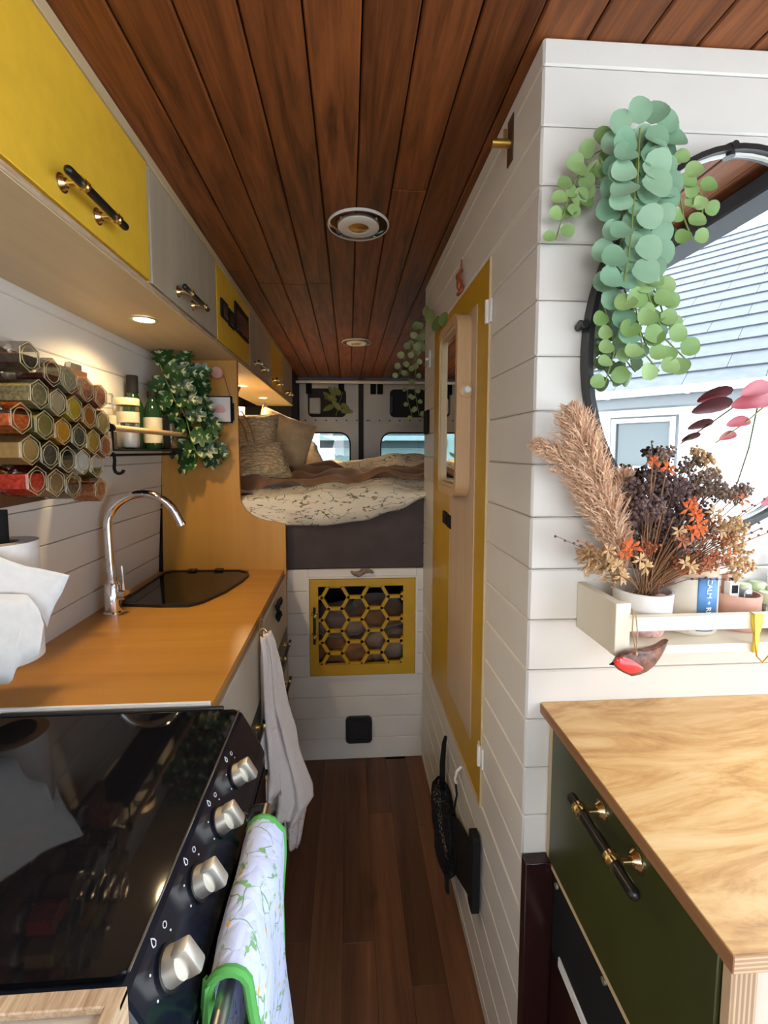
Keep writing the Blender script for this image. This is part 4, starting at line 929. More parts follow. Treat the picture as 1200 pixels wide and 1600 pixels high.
wrap(-128, -66, zb+.005, zb+.024, .0393, newmat('white_label', (.76,.74,.70), .6), 'white_label')
def text(body, size, loc, rot, mat, parent, name='lettering', ext=.0002):
    c = bpy.data.curves.new(name, 'FONT'); c.body = body; c.size = size; c.extrude = ext; c.align_x = 'LEFT'; c.materials.append(mat)
    o = bpy.data.objects.new(name, c); C.objects.link(o); o.parent = parent; o.location = Vector(loc)-world_loc(parent); o.rotation_euler = rot
    bpy.context.view_layer.update(); me = bpy.data.meshes.new_from_object(o.evaluated_get(bpy.context.evaluated_depsgraph_get())); l_ = o.location.copy(); bpy.data.objects.remove(o)
    o = bpy.data.objects.new(name, me); C.objects.link(o); o.parent = parent; o.location = l_; o.rotation_euler = rot; return o
WP = newmat('white_ink', (.8,.82,.84), .6); BK = newmat('dark_ink', (.08,.09,.11), .6)
a_ = radians(-88)
text('CALM + RE', .0115, (cx_+.0404*cos(a_)-.0045, cy_+.0404*sin(a_), zb+.0905), (radians(90), radians(90), radians(2)), WP, t)
a_ = radians(-95)
for k in range(4): wrap(-112, -74-6*(k % 2), zb+.0085+.0036*k, zb+.0100+.0036*k, .0398, BK, 'print_line')
# pink planter and its contents
qx, qy = .627, .655
t = thing('pink_planter', 'dusty pink ceramic bowl on the cream shelf behind the rail', 'bowl', (qx,qy,zb))
b = B(); b.lathe([(.028,zb),(.030,zb+.003),(.033,zb+.056),(.030,zb+.056),(.028,zb+.03)], (qx,qy,0), 30, cap=False); b.lathe([(.029,zb+.03),(.0001,zb+.031)], (qx,qy,0), 20, cap=False); b.lathe([(.0001,zb),(.028,zb+.0001)], (qx,qy,0), 20, cap=False); b.make('bowl', M['pinkpot'], t)
for (dx, dy, w_, h_, mt, lb) in ((-.014,-.006,.016,.075,'plastic_white','small white packet standing in the pink bowl'), (.006,-.010,.014,.064,'steel','small silver tube standing in the pink bowl'), (-.002,.012,.018,.082,'pinkpeg','pale pink card box at the back of the pink bowl')):
    b = B(); b.box((qx+dx-w_/2,qy+dy-.006,zb+.032), (qx+dx+w_/2,qy+dy+.006,zb+h_), .001); o = tag(b.make('cosmetic_box', M[mt], origin=(qx+dx,qy+dy,zb+.03)), lb, 'box', 'small items in the pink bowl')
    b = B(); b.box((qx+dx-w_/2+.003,qy+dy-.0066,zb+.058), (qx+dx+w_/2-.003,qy+dy-.006,zb+h_-.004)); b.make('print', M['matblack'] if mt != 'steel' else M['gutter'], o)
# small bottles
MG = newmat('pale_green_cap', (.58,.66,.42), .4); AM = newmat('dark_bottle', (.10,.08,.07), .2); BC = newmat('pale_blue_cap', (.55,.62,.72), .4)
for (x, y, h_, capm, bodym, lb) in ((.662,.680,.062,MG,'jarglass','small bottle with pale green cap, back row by the pink bowl'), (.690,.682,.064,MG,'jarglass','small bottle with pale green cap at the back, second along the shelf'), (.676,.650,.056,MG,'jarglass','small bottle with pale green cap standing in the front row'), (.683,.622,.058,'plastic_white',AM,'dark bottle with ribbed white screw cap behind the yellow opener'), (.708,.640,.055,BC,AM,'bottle with pale blue-white cap at the frame edge'), (.705,.668,.060,MG,'jarglass','small bottle with pale green cap behind the blue-capped one')):
    t = thing('small_bottle', lb, 'bottle', (x, y, zb), 'small bottles on the cream shelf')
    b = B(); b.lathe([(.0115,zb+.0002),(.0125,zb+.002),(.0125,zb+h_*.6),(.010,zb+h_*.68)], (x,y,0), 20); b.make('body', M[bodym] if isinstance(bodym, str) else bodym, t)
    b = B(); b.lathe([(.0115,zb+h_*.69),(.0118,zb+h_*.95),(.0105,zb+h_)], (x,y,0), 20); b.make('cap', M[capm] if isinstance(capm, str) else capm, t)
# glass with dried herb bundle
t = thing('herb_glass', 'glass tumbler with a dark dried herb bundle at the frame edge', 'glass', (.722,.675,zb))
b = B(); b.lathe([(.017,zb),(.019,zb+.075),(.018,zb+.075)], (.728,.678,0), 22, cap=False); b.make('tumbler', M['jarglass'], t)
b = B()
for k in range(40):
    a = rn.random()*6.28; r = rn.random()*.010; b.tube([(.728+r*cos(a),.678+r*sin(a),zb+.003), (.728+1.2*r*cos(a),.678+1.2*r*sin(a),zb+.10+.03*rn.random())], [.002,.0012], 4)
b.make('herb_bundle', M['mauve'], t)
# yellow opener and wire
p = P(1182,985,y=WY0-.004)
t = thing('bottle_opener', 'flat yellow opener hooked over the cream shelf rail', 'opener', p)
mt = newmat('yellow_enamel', (.80,.62,.05), .35)
zt = WZ0+.059; b = B(); b.prism([(p.x-.008,zt), (p.x+.010,zt), (p.x+.009,zt-.016), (p.x+.005,zt-.030), (p.x+.004,zt-.058), (p.x-.003,zt-.058), (p.x-.003,zt-.030), (p.x-.007,zt-.016)], WY0-.0045, WY0-.0015, 'y'); b.make('blade', mt, t, smooth=False)
b = B(); b.tube([(p.x-.006,WY0+.002,zt+.001), (p.x-.006,WY0-.006,zt+.0005), (p.x-.004,WY0-.007,zt-.04), (p.x,WY0-.007,zt-.062), (p.x+.010,WY0-.007,zt-.072), (p.x+.020,WY0-.007,zt-.060), (p.x+.022,WY0-.007,zt-.03)], .0012, 6); b.make('wire', M['bronze'], t)
# robin
t = thing('robin_ornament', 'glazed brown ceramic robin with red breast hanging on twine', 'ornament', P(1000,1025,y=.578))
pp = [P(a, c, y=.582) for a, c in ((956,1036), (961,1027), (968,1020), (978,1016), (990,1014), (1004,1014), (1018,1010), (1030,1005), (1041,998), (1036,1012), (1028,1026), (1019,1038), (1008,1047), (996,1052), (984,1054), (972,1049), (963,1044))]
def pillowed(poly, y0, th, mat, name, inset=.78):
    c = sum(poly, Vector())/len(poly); b = B(); V = []
    for (yy, k) in ((y0+th/2,.9), (y0+th*.25,1), (y0-th*.25,1), (y0-th/2,.86)): V.append([b.bm.verts.new((c.x+(q.x-c.x)*k, yy, c.z+(q.z-c.z)*k)) for q in poly])
    n = len(poly)
    for a, e in zip(V, V[1:]):
        for q in range(n): b.bm.faces.new((a[q], a[(q+1) % n], e[(q+1) % n], e[q]))
    b.bm.faces.new(V[0][::-1]); b.bm.faces.new(V[-1]); return b.make(name, mat, t, ang=60)
pillowed(pp, .580, .011, M['brownglaze'], 'body')
pr_ = [P(a, c, y=.574) for a, c in ((960,1036), (965,1029), (974,1027), (984,1030), (996,1036), (1006,1044), (1003,1049), (994,1052), (984,1053), (973,1048), (965,1043))]
pillowed(pr_, .5755, .005, M['red'], 'breast')
b = B(); e_ = P(969,1031,y=.571); b.sphere(e_, .0016, n=8); b.make('eye', M['steel'], t)
b = B(); k_ = P(956,1037,y=.580); b.cyl(k_+Vector((.003,0,0)), k_+Vector((-.004,0,-.001)), .003, .0005, n=8); b.make('beak', M['matblack'], t)
b = B(); a1 = P(990,955,y=WY0-.003); a2 = P(994,1022,y=.572); b.tube([a1+Vector((0,.008,.002)), a1, a1.lerp(a2,.5)+Vector((-.004,0,0)), a2, a1.lerp(a2,.5)+Vector((.004,0,0)), a1+Vector((.003,0,0))], .0009, 5); b.sphere(a2, .0022, n=8); b.make('twine', M['twine'], t)

# ================================================================== DRIED BOUQUET
t = thing('dried_bouquet', 'dried flower bouquet of pampas, mauve heads and orange blooms in the white pot', 'bouquet', (px_,py_,zb+.05))
root = Vector((px_,py_,zb+.058)); rd = random.Random(21)
def strands(parent, axis, n, lmax, width, mat, name, seed, lean=1.2, wth=.0011, droop=.35):
    r_ = random.Random(seed); b = B()
    for k in range(n):
        s = r_.random()**.85; p = interp(axis, s); q = interp(axis, min(1, s+.04)); d = (q-p).normalized() if (q-p).length > 1e-6 else Vector((0,0,1))
        e = Vector((r_.gauss(0,1), r_.gauss(0,.8), r_.gauss(0,1))); e = (e-d*e.dot(d)).normalized()
        env = (sin(pi*min(1, .12+s*.9))**.6); L = lmax*env*r_.uniform(.5,1.05)
        dr = (d*lean+e*width).normalized(); mid = p+dr*L*.55; tip = p+dr*L+Vector((0,0,-droop*L*.4))
        side = dr.cross(Vector((r_.random()-.5, r_.random()-.5, r_.random()-.5))).normalized()*wth
        # feathery: two crossed slim triangles + barbs
        v = [b.bm.verts.new(x) for x in (p-side*.4, p+side*.4, mid+side, mid-side, tip)]
        b.bm.faces.new((v[0], v[1], v[2], v[3])); b.bm.faces.new((v[3], v[2], v[4]))
        for f_ in (.35,.5,.65,.8,.92):
            o_ = p.lerp(tip, f_); e2 = (dr+Vector((r_.gauss(0,.7), r_.gauss(0,.7), r_.gauss(0,.7)))).normalized()*L*.20
            s2 = side*.9; w_ = [b.bm.verts.new(x) for x in (o_-s2, o_+s2, o_+e2)]; b.bm.faces.new(w_)
    return b.make(name, mat, parent, smooth=False)
def axis(pix, y0, y1): return [P(a, c, y=y0+(y1-y0)*i/(len(pix)-1)) for i, (a, c) in enumerate(pix)]
ax1 = axis([(975,900), (960,830), (935,760), (910,690), (890,630)], .645, .625)
ax2 = axis([(970,890), (940,820), (905,750), (870,710), (835,688)], .65, .635)
ax3 = axis([(975,890), (975,820), (975,770), (975,735)], .66, .66)
stem(t, [root]+ax1[:3], .0016, 'straw'); stem(t, [root]+ax2[:3], .0016, 'straw'); stem(t, [root]+ax3[:2], .0014, 'straw')
strands(t, ax1, 1050, .082, .62, M['pampas'], 'pampas_plume', 1); strands(t, ax2, 520, .060, .50, M['pampas'], 'pampas_plume', 2); strands(t, ax3, 420, .055, .5, M['pampas'], 'pampas_plume', 3)
ax4 = axis([(960,915), (950,885), (925,870), (905,860)], .62, .61); strands(t, ax4, 200, .035, 1.0, M['straw'], 'straw_flower', 4, .6, .0015)
def heads(pix, n, sz, mat, name, seed, y0=.64, spread=10):
    r_ = random.Random(seed)
    for (a, c) in pix:
        ctr = P(a, c, y=y0+r_.uniform(-.03,.03)); b = B()
        mid = root.lerp(ctr, .5)+Vector((r_.uniform(-.005,.005),0,.008)); stem(t, [root, mid, ctr], .0008, 'drystem')
        for k in range(n):
            v = Vector((r_.gauss(0,1), r_.gauss(0,1), r_.gauss(0,.6))).normalized()*spread*.001*r_.random()**.4
            b.ico(ctr+v, sz*r_.uniform(.6,1.2), 1)
            if k % 3 == 0: b.tube([ctr-Vector((0,0,spread*.0012)), ctr+v], .0005, 3)
        o = b.make(name, mat, t, smooth=False); o['kind'] = 'stuff'
heads([(1012,790), (1035,770), (1010,830), (1040,815), (1065,790), (1060,840), (1030,850), (1085,800), (1000,760), (1055,755), (1080,770), (1020,745), (990,800), (1005,870), (1045,870)], 120, .0031, M['mauve'], 'mauve_flower_head', 31, spread=24)
heads([(1028,715), (1042,705), (1075,725), (1095,715), (1110,745), (1120,760), (1135,770), (1150,775), (1090,745), (1100,765), (1160,765)], 60, .0026, M['mauve2'], 'grey_flower_head', 32, spread=14)
heads([(1090,705), (1105,720), (1115,735)], 30, .0026, M['straw'], 'yarrow_head', 33, spread=10)
heads([(1160,860), (1150,840), (1165,880), (1145,875), (1155,825), (1140,815), (1130,850), (1150,895)], 36, .0026, M['straw'], 'yarrow_head', 34, y0=.62, spread=14)
heads([(1080,860), (1100,840), (1120,870), (1095,880), (1065,880), (1110,815), (1130,840), (1000,860), (1015,850)], 30, .0022, M['rust2'], 'rust_flower_head', 35, y0=.62, spread=15)
def bloom(a, c, s, mat, y0=.60, seed=0):
    r_ = random.Random(seed); ctr = P(a, c, y=y0); b = B()
    for k in range(7):
        an = 2*pi*k/7+r_.random(); d = Vector((cos(an), -.5*r_.random(), sin(an)+.3)).normalized(); sd = d.cross(Vector((0,-1,0))).normalized()
        v = [b.bm.verts.new(ctr+x*s) for x in (Vector(), d*.55+sd*.16+Vector((0,-.12,0)), d*1.0+Vector((0,.1,-.1)), d*.55-sd*.16+Vector((0,-.12,0)))]; b.bm.faces.new(v)
    b.make('orange_bloom', mat, t, smooth=False, solid=.0006)
    stem(t, [root, root.lerp(ctr,.6)+Vector((0,0,.006)), ctr], .0008, 'drystem')
for k, (a, c, s, mt) in enumerate([(1020,722,.012,'rust'), (1042,732,.014,'rust'), (1080,785,.012,'rust'), (1075,795,.016,'rust'), (1090,820,.020,'rust'), (1080,830,.018,'rust'), (1085,805,.016,'rust'), (985,855,.018,'rust'), (975,862,.014,'rust'), (1110,870,.016,'rust2'), (1105,880,.015,'rust2'), (1160,780,.012,'rust2'), (1140,868,.012,'rust'), (1065,845,.014,'rust2')]): bloom(a, c, s, M[mt], .60, k)
for k, (a, c) in enumerate([(955,880), (970,900), (1000,875), (1008,885), (1070,880), (1078,885), (965,885), (1060,830), (1125,830), (1115,800), (950,860)]): bloom(a, c, .014, M['straw'], .602, 50+k)
# thin twigs with buds
for k, (a, c) in enumerate([(870,838), (905,845), (1195,780), (1200,832), (1130,905), (1175,790), (1018,690), (1150,775), (1190,825), (1120,890), (1185,815)]):
    tip = P(a, c, y=.61); mid = root.lerp(tip, .5)+Vector((0,-.01,.015)); pts = [root.lerp(mid, q/5) for q in range(5)]+[mid.lerp(tip, q/6) for q in range(7)]
    b = B(); b.tube(pts, .0007, 4)
    for q in range(6,12): b.ico(pts[q]+Vector((rd.uniform(-.002,.002),0,rd.uniform(-.002,.003))), .0022, 1)
    b.make('budded_twig', M['rust2'] if k % 2 else M['mauve'], t, smooth=False)
b = B()
for k in range(46):
    tip = P(1000+rd.random()*130, 790+rd.random()*80, y=.60+rd.random()*.06); b.tube([root+Vector((rd.uniform(-.02,.02), rd.uniform(-.015,.01), -.004)), root.lerp(tip,.5)+Vector((rd.uniform(-.004,.004),0,.004)), tip], .0008, 4)
o = b.make('stalks', M['drystem'], t, smooth=False); o['kind'] = 'stuff'
b = B(); b.sphere((px_+.012,py_-.024,zb+.060), .010, (1.1,.8,.7), 12); b.make('crystal', M['pinkpot'], t)

# ================================================================== RIGHT CABINET
GT = .86; GX = .345
t = tag(B().box((.327,.322,GT-.018), (.958,PY-.001,GT), .0006).make('side_worktop', M['maple'], origin=(.6,.5,GT)), 'swirly-grained maple worktop with layered plywood edge', 'worktop')
b = B(); b.box((.3262,.3215,GT-.0172), (.3272,PY-.002,GT-.0008)); b.make('plywood_edge', wood('brown_edge', (.20,.085,.03), (.38,.19,.08), 'y', .5, 60, .02, .1), t)
b = B(); b.box((.3272,.3212,GT-.0172), (.958,.3222,GT-.0008)); e_ = b.make('plywood_edge', None, t)
m_ = newmat('ply_layers_flat', (.6,.4,.25), .6); n = N(m_); tcn = n.n('TexCoord'); sx = n.n('SeparateXYZ'); n.l(tcn.outputs['Object'], sx.inputs[0]); wv = n.math('SINE', n.math('MULTIPLY', sx.outputs['Z'], 1500.))
n.l(n.ramp(wv, [(.0, (.38,.22,.12)), (.6, (.58,.39,.22))]), n.b.inputs['Base Color']); e_.data.materials.append(m_)
m2_ = newmat('ply_layers_upright', (.6,.4,.25), .6); n = N(m2_); tcn = n.n('TexCoord'); sx = n.n('SeparateXYZ'); n.l(tcn.outputs['Object'], sx.inputs[0]); wv = n.math('SINE', n.math('MULTIPLY', sx.outputs['X'], 1300.))
n.l(n.ramp(wv, [(.0, (.30,.18,.10)), (.6, (.50,.34,.20))]), n.b.inputs['Base Color'])
t = thing('drawer_cabinet', 'cabinet with one deep dark green drawer under the maple worktop', 'cabinet', (.6,.5,0))
b = B(); b.box((GX+.010,.352,.586), (.955,PY-.003,GT-.0185)); b.make('body', M['palefront'], t)
b = B(); b.box((GX-.001,.684,.572), (GX+.014,PY-.0025,GT-.019), .0008); b.box((GX+.0,.341,.572), (GX+.03,.684,.5855), .0008); b.make('frame_edge', M['birch'], t)
b = B(); b.box((GX,.3405,.0), (GX+.026,.3500,GT-.019), .0006); b.make('front_stile', m2_, t)
b = B(); b.box((GX+.0265,.3435,.0), (.955,.350,GT-.019)); b.make('end_panel', M['palefront'], t)
b = B(); b.box((GX-.003,.352,.587), (GX+.009,.683,GT-.0195), .001); d = b.make('drawer', M['green'], t)
h = bar_handle(d, (GX-.033,.560,.803), (GX-.033,.428,.803), (-1,0,0), .030, .0072, (.17,.72), .0046); bar_posts(h, d)
# black fridge underneath
t = thing('fridge', 'black fridge box standing under the green drawer', 'fridge', (.6,.5,0))
b = B(); b.box((GX+.004,.352,.0), (.955,.678,.5715), .002); b.make('body', M['matblack'], t)
b = B(); b.box((XR-.002,.6785,.0), (GX+.02,PY-.002,.584), .0015); M['darkred'] = newmat('black_red_reflection', (.020,.006,.006), .25); b.make('side_post', M['darkred'], t)  # post is black; its dark red reflection is put into the base colour
b = B(); b.box((GX+.0015,.42,.06), (GX+.004,.672,.425), .001); b.make('door', M['darkred'], t)
b = B(); b.box((GX+.001,.560,.428), (GX+.0038,.648,.446), .0006); b.make('label_strip', M['gutter'], t)
for (y, z) in ((.664,.556), (.527,.562)):
    b = B(); b.cyl((GX+.004,y,z), (GX+.001,y,z), .0045, n=14); b.make('screw', M['nickel'], t)

# ================================================================== BED
t = thing('mattress', 'thick mattress in a dark grey fitted sheet on the bed base', 'mattress', (.1,2.5,.815))
def mf(u, v):
    x = -.79+1.74*u; z = .8155+.295*v
    sag = .012*noise.noise(Vector((x*5, z*6, 1.)))
    y = 1.752-.012*sin(pi*v)-sag*sin(pi*v)
    z2 = z+.0
    return Vector((x, y if v > .03 else 1.75, z2))
b = B(); b.grid(lambda u, v: mf(u, min(1, v*1.0)), 60, 14); b.make('sheet_front', M['grey'], t, ang=180)
b = B(); b.box((-.79,1.757,.8155), (.95,3.68,1.118), .02, seg=3); b.make('mattress_body', M['grey'], t)
# duvet: height field with rolled front hem
def hemz(x):
    k = [(-.80,1.075), (-.42,1.065), (-.36,1.020), (-.25,1.000), (-.10,.998), (.05,1.015), (.18,1.055), (.31,1.110), (.95,1.13)]
    for (a, za), (c, zc_) in zip(k, k[1:]):
        if x <= c: q = (x-a)/(c-a); q = q*q*(3-2*q); return za+(zc_-za)*q
    return 1.13
def topz(x, y):
    base = 1.150+.05*min(1, max(0, (y-1.8)/1.1))
    base += .075*math.exp(-((y-2.55)/.38)**2)*(.35+.65*min(1, max(0, (x+.05)/.3)))
    base += .025*noise.noise(Vector((x*3.2, y*3.0, 0)))+.018*noise.noise(Vector((x*9, y*8, 4)))
    if x < -.1: base -= .03*min(1, (-.1-x)/.3)
    return base
def df(u, v):
    x = -.79+1.73*u
    if v < .16:
        k = v/.16; zt = topz(x, 1.79)-.022; zb_ = hemz(x)
        y = 1.742-.036*sin(pi*min(1, k*.9+.08))**.8-.010*noise.noise(Vector((x*9, k*3, 7)))-.004*sin(x*38+k*4)
        if x < -.245: y = max(y, 1.724)
        z = zb_+(zt-zb_)*k
        return Vector((x, y, z))
    k = (v-.16)/.84; y = 1.742+1.80*k**1.25
    edge = min(1, k*9); z = topz(x, y)-.022*(1-edge)
    return Vector((x, y, z))
b = B(); b.grid(df, 110, 120, (3.4,4.2))
tag(b.make('duvet', M['duvet'], ang=180, solid=.012, origin=(.1,2.5,1.1)), 'cream duvet with botanical print hanging over the mattress front', 'duvet')
def bf(u, v):   # brown blanket lying on the duvet
    x = -.60+1.53*u+.0*v; wob = .045*sin(x*7.5)+.05*noise.noise(Vector((x*4, 3, 0)))
    y0_ = 1.775+.03+wob*.6+(.03 if x < -.2 else 0); y1_ = 2.36-.22*min(1, max(0, (x+.15)/.2))+.05*sin(x*4+1)
    y = y0_+(y1_-y0_)*v
    d = y+.35*x; z = topz(x, y)+.022+.019*sin(d*34+5*noise.noise(Vector((x*3, y*3, 9))))+.022*noise.noise(Vector((x*11, y*14, 2)))
    if v < .05: z -= .012*(1-v/.05)
    return Vector((x, y, z))
b = B(); b.grid(bf, 120, 70, (2,1))
tag(b.make('brown_blanket', M['brown'], ang=180, solid=.010, origin=(.1,2.0,1.15)), 'crumpled brown fleece blanket across the duvet', 'blanket')
# far mound of the duvet behind the blanket
def cushion(name, lab, c, w_, h_, th, mat, rot, seed, corner=.55, piping=False):
    t = thing(name, lab, 'cushion', (c[0], c[1], c[2]-h_*.45)); q = Euler(rot).to_matrix()
    def f(u, v, sg):
        a, e = u*2-1, v*2-1; x = a*(1-.08*(1-abs(e))**1.5*0-.10*(1-e*e)*abs(a)**3*0); bul = max(0, (1-a**4)*(1-e**4))**corner
        pin = .07*(abs(a)**2*(1-abs(e)**2)); pin2 = .07*(abs(e)**2*(1-abs(a)**2))
        X, Z = a*(1-pin2*0-pin)*w_/2, e*(1-pin2)*h_/2
        nn = .10*noise.noise(Vector((a*2.2, e*2.2, seed)))+.04*noise.noise(Vector((a*6, e*6, seed)))
        return Vector(c)+q @ Vector((X, sg*th/2*bul*(1+nn*1.5)+.0, Z+.01*nn))
    b = B(); b.grid(lambda u, v: f(u, v, -1), 26, 26); b.grid(lambda u, v: f(u, v, 1), 26, 26); bmesh.ops.remove_doubles(b.bm, verts=b.bm.verts, dist=.0004)
    b.make('cover', mat, t, ang=180)
    b = B(); pts = [f(k/20, 0, 0) for k in range(21)]+[f(1, k/20, 0) for k in range(1,21)]+[f(1-k/20, 1, 0) for k in range(1,21)]+[f(0, 1-k/20, 0) for k in range(1,21)]
    b.tube(pts, .004, 6); b.make('seam', mat, t)
    return t
cushion('cushion', 'chunky knitted mustard-beige cushion in the bed corner, lit by the downlight', (-.50,2.10,1.305), .34,.34,.17, M['knit'], (radians(-14),0,radians(8)), 1.)
cushion('cushion', 'smooth tan linen cushion leaning upright behind the knitted one', (-.345,2.27,1.305), .30,.38,.14, M['linen'], (radians(-18),radians(20),radians(20)), 2.)
cushion('cushion', 'small textured beige cushion lying low in front of the knitted one', (-.40,1.99,1.235), .25,.19,.11, M['knit'], (radians(-32),radians(-10),radians(14)), 3.)
cushion('pillow', 'grey-brown pillow lying behind the linen cushion', (-.36,2.60,1.27), .42,.30,.14, M['linen2'], (radians(-62),radians(4),radians(20)), 4.)
# corner pieces behind the cushions
t = thing('pampas_bunch', 'small dried pampas bunch in the bed corner below the downlight', 'dried plant', (-.52,2.72,1.25))
ax_ = [(-.52,2.72,1.28), (-.515,2.70,1.42), (-.50,2.68,1.58)]; strands(t, [Vector(p) for p in ax_], 260, .08, .6, M['pampas'], 'plume', 8, wth=.002)
b = B(); b.tube(ax_, .004, 6); b.make('stem', M['straw'], t)
b = B(); b.lathe([(.04,1.22),(.05,1.25),(.045,1.36),(.03,1.48),(.034,1.53)], (-.60,2.45,0), 20); tag(b.make('vase', M['whitepot'], origin=(-.60,2.45,1.22)), 'slim beige vase behind the knitted cushion', 'vase')
b = B(); b.ringplate(rectlike([0]*4,-.64,1.46,-.50,1.61,0), rectlike([0]*4,-.62,1.48,-.52,1.59,0), 2.02, 2.04, 'y'); 
for v in b.bm.verts: v.co = Matrix.Rotation(radians(24), 3, 'Y') @ (v.co-Vector((-.57,2.03,1.53)))+Vector((-.585,2.03,1.535))
tag(b.make('wooden_frame', M['leather'], smooth=False, origin=(-.585,2.03,1.5)), 'tilted red-brown wooden frame beside the end panel above the cushions', 'frame')
b = B()
for dx in (0,.03): b.tube([(-.585+dx,1.98,1.30), (-.570+dx,1.96,1.42), (-.535+dx,1.94,1.475), (-.49+dx,1.93,1.46), (-.455+dx,1.94,1.39), (-.445+dx,1.96,1.33)], .0035, 8)
tag(b.make('basket_handle', M['leather'], origin=(-.54,1.96,1.40)), 'looped leather cord over the knitted cushion', 'cord')

# ================================================================== REAR DOORS
RY = 3.86
def holed(x0, z0, x1, z1, hole, y0, y1, mat, name, parent=None, rr=.06):
    i = rrect(*hole, rr); o = rectlike(i, x0, z0, x1, z1); b = B(); b.ringplate(o, i, y0, y1, 'y'); return b.make(name, mat, parent, ang=40)
def PX(px): return P(px, 650, y=RY)[0]
def PZ(py): return P(560, py, y=RY)[2]
for k, (xa, xb, pk, wn, lab) in enumerate(((468,560,(481,541),(476,548),'left rear van door in bare grey metal with window'), (568,720,(609,668),(594,690),'right rear van door in bare grey metal with window'))):
    o = struct(holed(PX(xa), PZ(662), PX(xb), PZ(600), (PX(pk[0]), PZ(652), PX(pk[1]), PZ(607)), RY, RY+.06, M['vangrey'], 'door_%d' % (k+1), rr=.045), lab)
    holed(PX(xa), PZ(760), PX(xb), PZ(662), (PX(wn[0])-(.25 if k == 0 else 0), PZ(738), PX(wn[1]), PZ(675)), RY, RY+.06, M['vangrey'], 'lower_panel', o, .10).location = (0,0,0)
    b = B(); i = rrect(PX(wn[0])-(.25 if k == 0 else 0), PZ(738), PX(wn[1]), PZ(675), .10); i2 = rrect(PX(wn[0])-(.25 if k == 0 else 0)+.012, PZ(738)+.012, PX(wn[1])-.012, PZ(675)-.012, .09)
    b.ringplate(i, i2, RY+.02, RY+.045, 'y'); b.make('window_seal', M['matblack'], o)
    i3 = rrect(PX(wn[0])-(.25 if k == 0 else 0)-.035, PZ(738)-.03, PX(wn[1])+.035, PZ(675)+.035, .13); b = B(); b.ringplate(i3, i, RY-.012, RY, 'y'); b.make('window_surround', M['vangrey'], o, ang=30)
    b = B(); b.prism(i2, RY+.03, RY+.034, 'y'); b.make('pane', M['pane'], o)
    b = B(); b.box((PX(pk[0])-.01, RY+.05, PZ(655)), (PX(pk[1])+.01, RY+.12, PZ(603))); b.make('pocket', M['vandark'], o)
    for q in range(7):
        b = B(); b.cyl((PX(xa)+.05+.09*q, RY+.001, PZ(657)), (PX(xa)+.05+.09*q, RY-.006, PZ(657)), .007, n=8); b.make('rivet', M['black'], o)
    for (qx_, qz_) in ((.06,PZ(607)), ((.34 if k == 0 else .12), PZ(607))):
        b = B(); b.box((PX(xa)+qx_, RY-.02, qz_-.05), (PX(xa)+qx_+.05, RY+.001, qz_+.06), .004); b.make('latch', M['matblack'], o)
b = B(); b.box((-.80,RY+.06,0), (PX(468),RY+.10,1.93)); b.box((PX(560),RY-.01,1.0), (PX(568),RY+.10,1.93)); b.box((-.8,RY+.02,PZ(599)), (1.0,RY+.10,1.96)); b.box((.99,RY,0), (1.04,RY+.1,1.93)); b.box((-.80,RY+.02,0), (1.0,RY+.08,PZ(760)+.01))
struct(b.make('wall_rear', M['vandark'], smooth=False), 'dark surround of the rear doors')
b = B(); b.box((-.79,3.40,1.30), (-.55,3.42,1.63)); b.box((-.79,3.42,1.30), (PX(466),3.85,1.92)); tag(b.make('rear_pillar_cover', M['vandark'], smooth=False, origin=(-.6,3.5,1.0)), 'dark trim between the cabinets and the rear door', 'panel')
pa, pb = P(462,596,y=3.72), P(720,597,y=3.72); b = B(); b.cyl((-.50,3.72,pa.z), (.955,3.72,pa.z), .014, n=16); tag(b.make('curtain_rail', M['plastic_white'], origin=(.1,3.72,pa.z)), 'white rail across the van above the rear doors', 'rail')
# items in pockets
for (a, c, w_, h_, mt, lb) in ((483,634,.10,.14,'vangrey','grey switch box in the left rear door pocket'), (606,632,.05,.16,'black','dark torch in the right rear door pocket')):
    p = P(a, c, y=RY+.03); b = B(); b.box((p.x, RY+.015, p.z-h_/2), (p.x+w_, RY+.045, p.z+h_/2), .008); tag(b.make('pocket_item', M[mt], origin=p), lb, 'box')

# ================================================================== CAB (behind the viewer, seen by the mirror only)
for x in (-.38,.52):
    t = thing('cab_seat', 'dark cab seat on the %s side behind the viewer' % ('driver' if x > 0 else 'passenger'), 'seat', (x,-1.3,0), 'cab seats')
    b = B(); b.box((x-.24,-1.55,.0), (x+.24,-1.1,.45), .05, seg=3); b.make('seat_base', M['seat'], t)
    b = B(); b.box((x-.23,-1.12,.40), (x+.23,-1.00,1.05), .05, seg=3); b.make('backrest', M['seat'], t)

